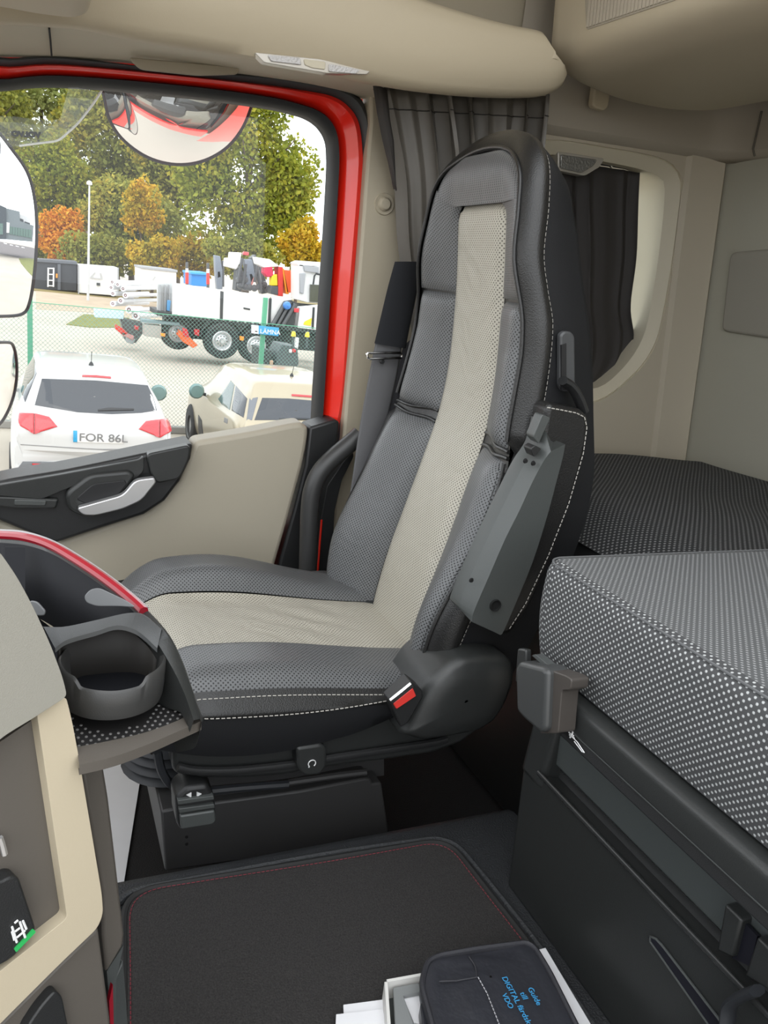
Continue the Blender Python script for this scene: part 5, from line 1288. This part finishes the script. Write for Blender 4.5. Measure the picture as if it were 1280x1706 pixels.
MB().prism(V2([(518, 474), (538, 475), (537, 504), (517, 503)], Y=25.02), (0, .12, 0)).build('rear_window', mat('olive_glass', (.07, .075, .05), .15), tc)
MB().prism(V2([(500, 455), (510, 455), (506, 490), (500, 488)], Y=25.02), (0, .12, 0)).build('air_duct', mat('duct_grey', (.35, .36, .38), .5), tc, bevel=.02)
MB().prism(V2([(506, 442), (532, 445), (532, 455), (508, 452)], Y=25.02), (0, .12, 0)).build('spoiler_recess', mat('duct_grey', (.35, .36, .38), .5), tc, bevel=.01)
MB().tube([at(q, Y=24.97) for q in ((522, 474), (524, 460), (527, 456), (545, 460))], .03, n=6).build('grab_rail', chas, tc)
MB().prism([Vector((at((500, 500), Y=25.2).x, 25.25, -1.1)), Vector((at((545, 500), Y=25.2).x, 25.25, -1.1)), Vector((at((545, 500), Y=25.2).x, 25.25, GZ+.4)), Vector((at((500, 500), Y=25.2).x, 25.25, GZ+.4))], (0, .8, 0)).build('chassis', chas, tc)

# --- stack of white hydraulic tubes with ringed ends, on a rack
rk = thing('tube_rack', at((212, 560), Y=27.97), 'dark rear underframe with red and white lamps carrying the white tubes', 'rack')
TB = 25.35
MB().prism(V2([(200, 530), (238, 538), (238, 556), (226, 572), (208, 566), (205, 548)], Y=TB-.3), (0, .6, 0)).build('frame', cgrey, rk, bevel=.02)
MB().prism(V2([(192, 540), (206, 548), (214, 556), (206, 560), (192, 548)], Y=TB-.5), (0, .2, 0)).build('lamp_bar', cred, rk, bevel=.02)
MB().prism(V2([(202, 552), (224, 560), (222, 567), (202, 558)], Y=TB-.5), (0, .2, 0)).build('bumper_bar', mat('bar_pink', (.6, .28, .27), .5), rk, bevel=.02)
MB().prism(V2([(210, 560), (226, 565), (222, 574), (210, 570)], Y=TB-.45), (0, .2, 0)).build('foot_plate', mat('duct_grey', (.35, .36, .38), .5), rk, bevel=.02)
MB().prism(V2([(224, 542), (232, 544), (231, 551), (224, 549)], Y=TB-.5), (0, .1, 0)).build('tail_lamp', tail_red, rk, bevel=.02)
bb = thing('blue_beam', at((182, 524), Y=TB-.6), 'pale blue beam lying in front of the grass patch', 'beam')
MB().prism(V2([(157, 514), (207, 518), (206, 532), (158, 529)], Y=TB-.6), (0, .3, 0)).build('beam_body', mat('pale_blue', (.55, .72, .80), .5), bb, bevel=.02)
tw = mat('tube_white', (.72, .72, .73), .35); tgr = mat('tube_ring', (.20, .10, .11), .5)
tubes = [((188, 470), 3.6), ((197, 474), 3.6), ((206, 481), 4.2), ((186, 479), 3.6), ((210, 492), 4.6), ((202, 501), 4.8), ((189, 489), 4.0), ((189, 506), 4.4), ((216, 516), 6.0), ((227, 526), 6.4)]
tlab = ['topmost white tube at the upper left of the rack', 'second white tube from the top of the rack', 'white tube with a red rimmed end near the rack top', 'small white tube at the upper left edge of the rack', 'white tube with a bold ring near the rack middle', 'white tube with a bold ring at the rack middle left', 'white tube at the left edge of the rack middle', 'white tube low at the left edge of the rack', 'thick white tube above the lowest one', 'lowest thick white tube with a large ringed end']
for (c, r), lb in zip(tubes, tlab):
    a = at(c, Y=TB-.2); rr_ = r/FPX*TB*1.02
    b = at((c[0]+58, c[1]-1), Y=TB+2.2)
    t = thing('hydraulic_tube', a, lb, 'tube', group='white hydraulic tubes on the rack')
    MB().tube([a, a.lerp(b, .3), a.lerp(b, .32), b], [rr_*.9, rr_*.9, rr_*.6, rr_*.6], n=12).build('barrel', tw, t)
    d = (a-b).normalized()
    MB().lathe([(rr_*.45, .03), (rr_*.55, .05), (rr_*.95, .05), (rr_*1.0, .0)], a, d, 20).build('end_ring', white_m, t)
    MB().lathe([(rr_*.15, .04), (rr_*.5, .045)], a, d, 16).build('end_face', tgr, t)
    MB().lathe([(.001, .05), (rr_*.2, .045)], a, d, 10).build('end_pin', white_m, t)

# --- containers on the far side of the yard
def container(name, label, q, Y, dep, m):
    Y *= EX
    t = thing(name, at(q[3], Y=Y), label, 'container')
    MB().prism(V2(q, Y=Y), (0, dep, 0)).build('body', m, t, bevel=.03)
    return t
t = container('waste_container', 'black open container with a white ladder on its end', [(56, 433), (128, 438), (128, 485), (56, 482)], 47.5, 2.5, mat('container_black', (.045, .05, .06), .5))
MB().prism(V2([(56, 431), (128.5, 436), (128.5, 441), (56, 436)], Y=51.79), (0, 2.7, 0)).build('rim', mat('container_rim', (.11, .12, .14), .5), t, bevel=.02)
for x in (80.5, 89.5): MB().tube([at((x, 446), Y=51.57), at((x-.5, 478), Y=51.57)], .045, n=6).build('ladder_rail', white_m, t)
for y in (447, 457, 467, 476): MB().tube([at((80.5, y), Y=51.57), at((89.5, y+.5), Y=51.57)], .035, n=6).build('ladder_rung', white_m, t)
MB().prism(V2([(96, 440), (101, 440), (101, 483), (96, 483)], Y=51.68), (0, .3, 0)).build('corner_post', mat('container_rim', (.11, .12, .14), .5), t)
MB().prism(V2([(93, 456), (96, 456), (96, 463), (93, 463)], Y=51.57), (0, .1, 0)).build('amber_lamp', MATS['amber'], t)
t = container('container', 'white container with an outlined roof mark between the black and second white one', [(131, 441), (197, 446), (197, 493), (131, 488)], 46.5, 2.5, board_m)
for q in ([(150, 462), (157, 454), (160, 454), (153, 462)], [(166, 455), (169, 455), (171, 463), (168, 463)], [(150, 462), (171, 464), (171, 465.5), (150, 463.5)]): MB().prism(V2(q, Y=50.70), (0, .05, 0)).build('roof_mark', mat('mark_grey', (.45, .45, .45), .6), t, smooth=0)
MB().prism(V2([(161, 471), (167, 471.5), (167, 476), (161, 475.5)], Y=50.70), (0, .05, 0)).build('dark_vent', chas, t, smooth=0)
for x in (197.0, 131.0): MB().prism(V2([(x-1, 441 if x < 150 else 446), (x+1, 441 if x < 150 else 446), (x+1, 493), (x-1, 490)], Y=50.64), (0, .1, 0)).build('edge_post', mat('duct_grey', (.35, .36, .38), .5), t, smooth=0)
t = container('container', 'white container standing behind the ends of the white tubes', [(234, 444), (294, 451), (294, 480), (234, 480)], 40.0, 2.5, board_m)
MB().prism(V2([(233, 443), (296, 450), (296, 454), (233, 447)], Y=43.59), (0, 2.6, 0)).build('roof_edge', mat('duct_grey', (.45, .46, .47), .5), t, bevel=.02)
MB().prism(V2([(254, 466), (258, 460), (260, 461), (256, 468)], Y=43.59), (0, .05, 0)).build('roof_mark', mat('mark_grey', (.45, .45, .45), .6), t, smooth=0)
t = container('container', 'bright blue open container behind the white side boards', [(319, 455), (349, 457), (349, 478), (319, 476)], 32.0, 2.0, mat('container_blue', (.02, .22, .62), .45))
MB().prism(V2([(318, 453), (350, 455), (350, 459), (318, 457)], Y=34.85), (0, 2.1, 0)).build('rim', mat('rim_blue', (.05, .32, .72), .45), t, bevel=.02)

# --- lamp post and low house behind the trees
lpz = at((149, 306), Y=46)
t = thing('lamp_post', Vector((lpz.x, 46, GZ)), 'tall grey lamp post in front of the trees', 'lamp post')
MB().tube([(lpz.x, 46, GZ), (lpz.x, 46, lpz.z)], [.07, .04], n=8).build('pole', mat('pole_grey', (.55, .56, .57), .5), t)
MB().lathe([(.05, -.08), (.13, -.05), (.14, .05), (.08, .13), (.001, .15)], lpz, (0, 0, 1), 14).build('lamp_head', mat('pole_pale', (.7, .7, .7), .5), t)
hs = thing('house', at((110, 400), Y=78.67), 'low house with a grey roof half hidden by trees', 'house')
MB().prism(V2([(60, 360), (150, 372), (150, 420), (60, 412)], Y=78.67), (0, 6, 0)).build('wall', mat('house_wall', (.42, .33, .30), .8), hs)
MB().prism(V2([(55, 346), (152, 360), (152, 372), (55, 360)], Y=78.12), (0, 7, .8)).build('roof', mat('house_roof', (.20, .20, .24), .7), hs)

# --- trees: every leaf is a small real quad, all the leaves of one crown are one part
def leafmat(name, cols, scale):
    m = bpy.data.materials.new(name); m.use_nodes = True
    nt = m.node_tree; N = nt.nodes.new; L = nt.links; b = nt.nodes['Principled BSDF']
    g = N('ShaderNodeNewGeometry'); tc = N('ShaderNodeTexCoord'); nz = N('ShaderNodeTexNoise'); nz.inputs['Scale'].default_value = scale; nz.inputs['Detail'].default_value = 2
    ad = N('ShaderNodeMath'); ad.operation = 'MULTIPLY_ADD'; ad.inputs[1].default_value = .45; L.new(g.outputs['Random Per Island'], ad.inputs[0])
    L.new(tc.outputs['Object'], nz.inputs['Vector']); 
    mr_ = N('ShaderNodeMapRange'); mr_.inputs[1].default_value = .3; mr_.inputs[2].default_value = .7; mr_.inputs[3].default_value = 0; mr_.inputs[4].default_value = .58; L.new(nz.outputs['Fac'], mr_.inputs[0])
    L.new(mr_.outputs[0], ad.inputs[2])
    cr_ = N('ShaderNodeValToRGB'); e = cr_.color_ramp.elements
    for i, c in enumerate(cols):
        el = e[i] if i < 2 else e.new(1.0)
        el.position = i/(len(cols)-1); el.color = (*c, 1)
    L.new(ad.outputs[0], cr_.inputs[0]); L.new(cr_.outputs[0], b.inputs['Base Color'])
    b.inputs['Roughness'].default_value = .6; b.inputs['Specular IOR Level'].default_value = .3
    tr_ = N('ShaderNodeBsdfTranslucent'); mx = N('ShaderNodeMixShader'); mx.inputs[0].default_value = .35
    L.new(cr_.outputs[0], tr_.inputs[0]); L.new(b.outputs[0], mx.inputs[1]); L.new(tr_.outputs[0], mx.inputs[2])
    L.new(mx.outputs[0], nt.nodes['Material Output'].inputs[0])
    return m
LM = {'green': leafmat('leaves_green', [(.10, .13, .014), (.21, .25, .025), (.35, .36, .035), (.55, .43, .05)], .35),
      'olive': leafmat('leaves_olive', [(.12, .14, .02), (.26, .28, .05), (.40, .38, .07), (.58, .43, .055)], .3),
      'pale': leafmat('leaves_pale', [(.17, .20, .05), (.31, .35, .11), (.44, .45, .16), (.56, .50, .15)], .3),
      'orange': leafmat('leaves_orange', [(.38, .20, .02), (.72, .28, .02), (.80, .40, .03), (.72, .48, .04)], .8),
      'yellow': leafmat('leaves_yellow', [(.22, .21, .02), (.46, .37, .03), (.66, .45, .03), (.70, .34, .03)], .5)}
bark = mat('bark', (.10, .075, .055), .9, bump=.8, bscale=12, var=.3, vscale=3)
NPR = np.random.RandomState(11)
def tree(name, label, px, rx, ry, Y, pal, n, trunk=True, leaf=.34, lean=0.0):
    Y *= EX; n = int(n*1.9); leaf *= 1.22
    c = at(px, Y=Y); sx, sz = rx/FPX*Y*1.05, ry/FPX*Y*1.05; sy = sx*.5
    t = thing(name, (c.x, Y, GZ), label, 'tree' if trunk else 'bush')
    nb = 26
    blobs = [(0, 0, 0, .62)]
    for k in range(nb):
        v = NPR.normal(size=3); v /= np.linalg.norm(v); q = NPR.uniform(.45, .80); blobs.append((v[0]*q, v[1]*q, v[2]*q, NPR.uniform(.24, .40)))
    vs = np.zeros((n*4, 3)); 
    w = np.array([b[3]**2 for b in blobs]); w /= w.sum(); ch_ = NPR.choice(len(blobs), size=n, p=w)
    d = NPR.normal(size=(n, 3)); d /= np.linalg.norm(d, axis=1)[:, None]
    B_ = np.array(blobs)[ch_]; rad = B_[:, 3]*NPR.uniform(.62, 1.06, n)
    P_ = (B_[:, :3]+d*rad[:, None])*np.array([sx, sy, sz])
    P_[:, 0] += lean*P_[:, 2]
    a = NPR.normal(size=(n, 3)); a /= np.linalg.norm(a, axis=1)[:, None]
    b = np.cross(a, NPR.normal(size=(n, 3))); b /= np.linalg.norm(b, axis=1)[:, None]
    s = (leaf*NPR.uniform(.5, 1.0, n))[:, None]*.5
    P_ = P_+np.array([0, 0, c.z-GZ])
    for k, (u, v) in enumerate(((-1, 0), (0, -.62), (1, 0), (0, .62))): vs[k::4] = P_+a*s*u+b*s*v
    me = bpy.data.meshes.new('foliage'); me.from_pydata(vs.tolist(), [], [(4*i, 4*i+1, 4*i+2, 4*i+3) for i in range(n)])
    me.materials.append(LM[pal]); o = bpy.data.objects.new('foliage', me); COL.objects.link(o); o.parent = t; o['kind'] = 'stuff'
    hgt = c.z-GZ
    if trunk:
        r = .018*hgt+.12
        MB().tube(spline([(c.x+.1, Y, GZ), (c.x, Y, GZ+hgt*.4), (c.x-.1, Y, GZ+hgt*.8), (c.x, Y, GZ+hgt+sz*.4)], 4), [lerp(r*1.2, r*.3, i/12) for i in range(13)], n=9).build('trunk', bark, t)
        for k in range(6):
            an = k*1.1; st0 = Vector((c.x, Y, GZ+hgt*(.55+.08*k))); MB().tube([st0, st0+Vector((sx*.35*cos(an), sy*.35*sin(an), sz*.25)), st0+Vector((sx*.7*cos(an), sy*.7*sin(an), sz*.55))], [r*.45, r*.28, r*.1], n=6).build('branch', bark, t)
    else:
        MB().tube([(c.x, Y, GZ), (c.x, Y, GZ+max(.4, hgt))], [.12, .05], n=7).build('stem', bark, t)
    return t
tree('tree', 'large broad green tree behind the white truck cab at the right', (418, 300), 112, 132, 47, 'green', 9500, lean=-.05)
tree('tree', 'yellow green tree left of the broad one, behind the kerb mirror', (300, 250), 95, 105, 60, 'olive', 7000)
tree('tree', 'tall olive tree behind the lamp post', (195, 240), 90, 110, 64, 'olive', 6500, leaf=.42)
tree('tree', 'pale green sparse tree behind the mirrored word on the deflector', (70, 220), 95, 95, 70, 'pale', 5200, leaf=.42)
tree('tree', 'bright green rounded tree beside the big rear view mirror', (95, 315), 62, 72, 61, 'green', 5200)
tree('tree', 'pale tree at the far left top of the door window', (-30, 215), 80, 80, 66, 'olive', 4200, leaf=.42)
tree('tree', 'dark olive tree below the kerb mirror', (220, 375), 85, 68, 57, 'olive', 6500)
tree('orange_bush', 'bright orange autumn bush in front of the lamp post', (106, 396), 40, 44, 56, 'orange', 2600, trunk=False, leaf=.28)
tree('orange_bush', 'orange and green autumn bush behind the second white container', (236, 350), 32, 46, 52.5, 'yellow', 1500, trunk=False, leaf=.28)
tree('autumn_bush', 'golden yellow bush row behind the red crane', (500, 410), 48, 42, 44, 'yellow', 2800, trunk=False, leaf=.28)
tree('autumn_bush', 'yellow green bush behind the dark folded crane', (405, 425), 60, 38, 43.3, 'olive', 3200, trunk=False, leaf=.28)
tree('autumn_bush', 'yellow undergrowth bush behind the blue container', (325, 430), 48, 34, 52, 'yellow', 2200, trunk=False, leaf=.28)
tree('autumn_bush', 'dull green undergrowth bush above the first white container', (165, 425), 60, 34, 53.8, 'olive', 2400, trunk=False, leaf=.3)
tree('autumn_bush', 'olive undergrowth bush above the black container', (60, 425), 50, 32, 66, 'olive', 2200, trunk=False, leaf=.3)
tree('autumn_bush', 'pale yellow undergrowth bush above the second white container', (255, 430), 45, 36, 50, 'yellow', 1800, trunk=False, leaf=.28)

# ================================================================== TRUCK MIRRORS
def mirror_unit(name, label, outline, Y, target, Rc, rim=.004, pref=None, par_parts=None):
    """convex mirror: its normal sends the sight line through its middle to a real target"""
    cpx = pref or (sum(p[0] for p in outline)/len(outline), sum(p[1] for p in outline)/len(outline))
    c = at(cpx, Y=Y); d = c.normalized(); r = (Vector(target)-c).normalized(); n = (r-d).normalized()
    t = thing(name, c, label, 'mirror')
    P_ = [onplane(p, c, n) for p in outline]
    P_ = resample(spline(P_, 6, closed=True), .012, closed=True)[:-1]
    def cap(p): q = p-c; return p - n*(q.length_squared/(2*Rc))
    cen = sum(P_, Vector())/len(P_)
    rws = [[cap(cen.lerp(p, s)) for p in P_] for s in (.001, .12, .25, .4, .55, .7, .85, 1.0)]
    MB().grid(rws, cu=True).build('glass', mirror_m, t, smooth=80)
    E = [cap(p) for p in P_]
    MB().tube(E, rim, n=6, closed=True).build('rim', rubber, t)
    MB().grid([E, [e+(cen-e)*.05-n*.03 for e in E], [e+(cen-e)*.25-n*.06 for e in E], [cap(cen)+(e-cen)*.02-n*.075 for e in E]], cu=True).build('housing', black_pl, t, smooth=60)
    return t, c, n
mu, mcx, mn = mirror_unit('rear_view_mirror', 'large rear view mirror outside the window reflecting sky and a grey building',
    [(-130, 200), (-40, 205), (0, 215), (26, 248), (52, 290), (62, 340), (63, 400), (60, 460), (55, 505), (44, 524), (0, 528), (-80, 528), (-130, 500)], 2.15, (40, 12, .2), 1.6, pref=(15, 390))
mw, mwc, mwn = mirror_unit('wide_angle_mirror', 'lower wide angle mirror outside the window reflecting the yard',
    [(-110, 575), (-30, 574), (20, 572), (32, 580), (36, 610), (33, 650), (20, 690), (0, 714), (-60, 730), (-110, 700)], 2.15, (8, 9, GZ), .5, pref=(0, 640))
mk, mkc, mkn = mirror_unit('kerb_mirror', 'convex kerb mirror hanging above the door window reflecting the red cab side',
    [(169, 148), (230, 152), (300, 158), (370, 164), (424, 170), (418, 196), (402, 228), (375, 256), (335, 275), (290, 280), (245, 270), (205, 245), (182, 215), (172, 180)], 2.12, (.25, 1.86, -.80), .42, pref=(296, 215))
for t_, c_, b_ in ((mu, mcx, Vector((-.42, 2.0, .1))), (mw, mwc, Vector((-.42, 2.0, -.2)))):
    MB().tube([c_-(mn if t_ is mu else mwn)*.05, c_+Vector((-.2, .0, .02)), b_], .02, n=8).build('arm', black_pl, t_)
MB().tube([mkc-mkn*.06, Vector((mkc.x, 1.98, .42)), Vector((mkc.x, 1.84, .46))], .02, n=8).build('arm', black_pl, mk)
# wind deflector with mirrored lettering
wd = thing('wind_deflector', at((60, 200), Y=1.86), 'clear wind deflector with black mirrored lettering at the front of the door window', 'deflector')
wp = spline(V2([(172, 146), (162, 163), (150, 180), (130, 205), (112, 222), (96, 234), (70, 238), (32, 243)], Y=1.86), 5)
top_ = V2([(172, 120), (120, 110), (60, 108), (0, 110), (-60, 112), (-60, 240)], Y=1.86)
MB().prism(wp+V2([(-60, 252)], Y=1.86)+top_[::-1][1:], (0, .003, 0)).build('deflector_sheet', glassmat('smoked_acrylic', (.86, .87, .84), .6), wd, smooth=0)
MB().tube(wp, .0022, n=6).build('pale_edge', mat('edge_white', (.85, .86, .82), .4), wd)
text_mesh('lettering', 'VOLVO', .0128, mat('letter_black', (.01, .01, .01), .5), wd, at((68, 229), Y=1.845), (-1, 0, -.12), (0, 0, 1), .0006, bold=.0011, wide=1.22)
# what stands and lies behind the truck, where the big mirror shows it
RU = 1.6
def mirror_ray(px):
    p = onplane(px, mcx, mn); q = p-mcx; nn_ = (mn+q/RU).normalized(); p = p-mn*(q.length_squared/(2*RU))
    d = p.normalized(); return p, d-2*d.dot(nn_)*nn_
def mirror_at(px, X=None, Z=None):
    p, r = mirror_ray(px); t = (X-p.x)/r.x if X is not None else (Z-p.z)/r.z
    return p+r*t
BX = mirror_at((30, 396), Z=GZ).x
BX = BX if 15 < BX < 120 else 45.0
bd = thing('workshop_building', Vector((BX, mirror_at((30, 396), X=BX).y, GZ)), 'grey workshop building with a dark end block seen only in the rear view mirror', 'building')
def bq(px, nm, m, off=0.0, dep=.4, par=bd):
    pts = [mirror_at(q, X=BX) for q in px]
    return MB().prism([p+Vector((off, 0, 0)) for p in pts], (dep, 0, 0)).build(nm, m, par, smooth=0)
bq([(-20, 338), (0, 341), (11, 346), (10.4, 399), (-20, 399)], 'dark_block', mat('block_slate', (.055, .07, .085), .6), 0, 6)
bq([(11, 346), (35, 352), (35, 368), (56, 375.5), (54.5, 403), (10.4, 399)], 'grey_block', mat('block_grey', (.17, .20, .22), .6), .6, 8)
bq([(35.3, 354), (56, 362), (56, 376), (35.3, 369)], 'upper_store', mat('store_white', (.6, .6, .6), .6), 2.2, 5)
bq([(36, 362), (44, 365), (44, 370.5), (36, 368)], 'upper_window', mat('store_dark', (.05, .06, .07), .4), 2.0, .3)
bq([(46, 368), (55, 371), (55, 375), (46, 372.5)], 'upper_window', mat('store_dark', (.05, .06, .07), .4), 2.0, .3)
for k in range(8):
    a, b = 17.2+k*4.6, 17.2+k*4.6+4.0
    ya = lambda x: 377+(x-17)*.162
    yb = lambda x: 390+(x-17)*.18
    bq([(a, ya(a)), (b, ya(b)), (b, yb(b)), (a, yb(a))], 'window', mat('shop_glass', (.10, .17, .15), .15), .5, .2)
bq([(11.6, 369.7), (17, 371), (16, 388), (11, 388)], 'white_sign', white_m, .4, .2)
bq([(0, 372), (5, 372), (5, 391), (0, 391)], 'entrance', MATS['shop_glass'], -.1, .2)
def gq(px, nm, m, h=.012):
    MB().prism([mirror_at(q, Z=GZ) for q in px], (0, 0, h)).build(nm, m, gr, smooth=0)
gq([(-20, 402), (0, 403), (30, 408), (62, 414), (62, 430), (32, 430), (0, 424), (-20, 421)], 'road', mat('road_asphalt', (.13, .112, .11), .9, bump=.4, bscale=40))
for a in ((6, 405), (16, 407.5), (26, 409.5), (36, 411.5)):
    gq([(a[0], a[1]), (a[0]+5, a[1]+1), (a[0]+6, a[1]+2.2), (a[0]+1, a[1]+1.2)], 'road_dash', white_m, .02)
gq([(32, 431), (62, 430), (62, 470), (56, 462), (44, 448), (36, 439)], 'mirror_verge', grass_m, .03)
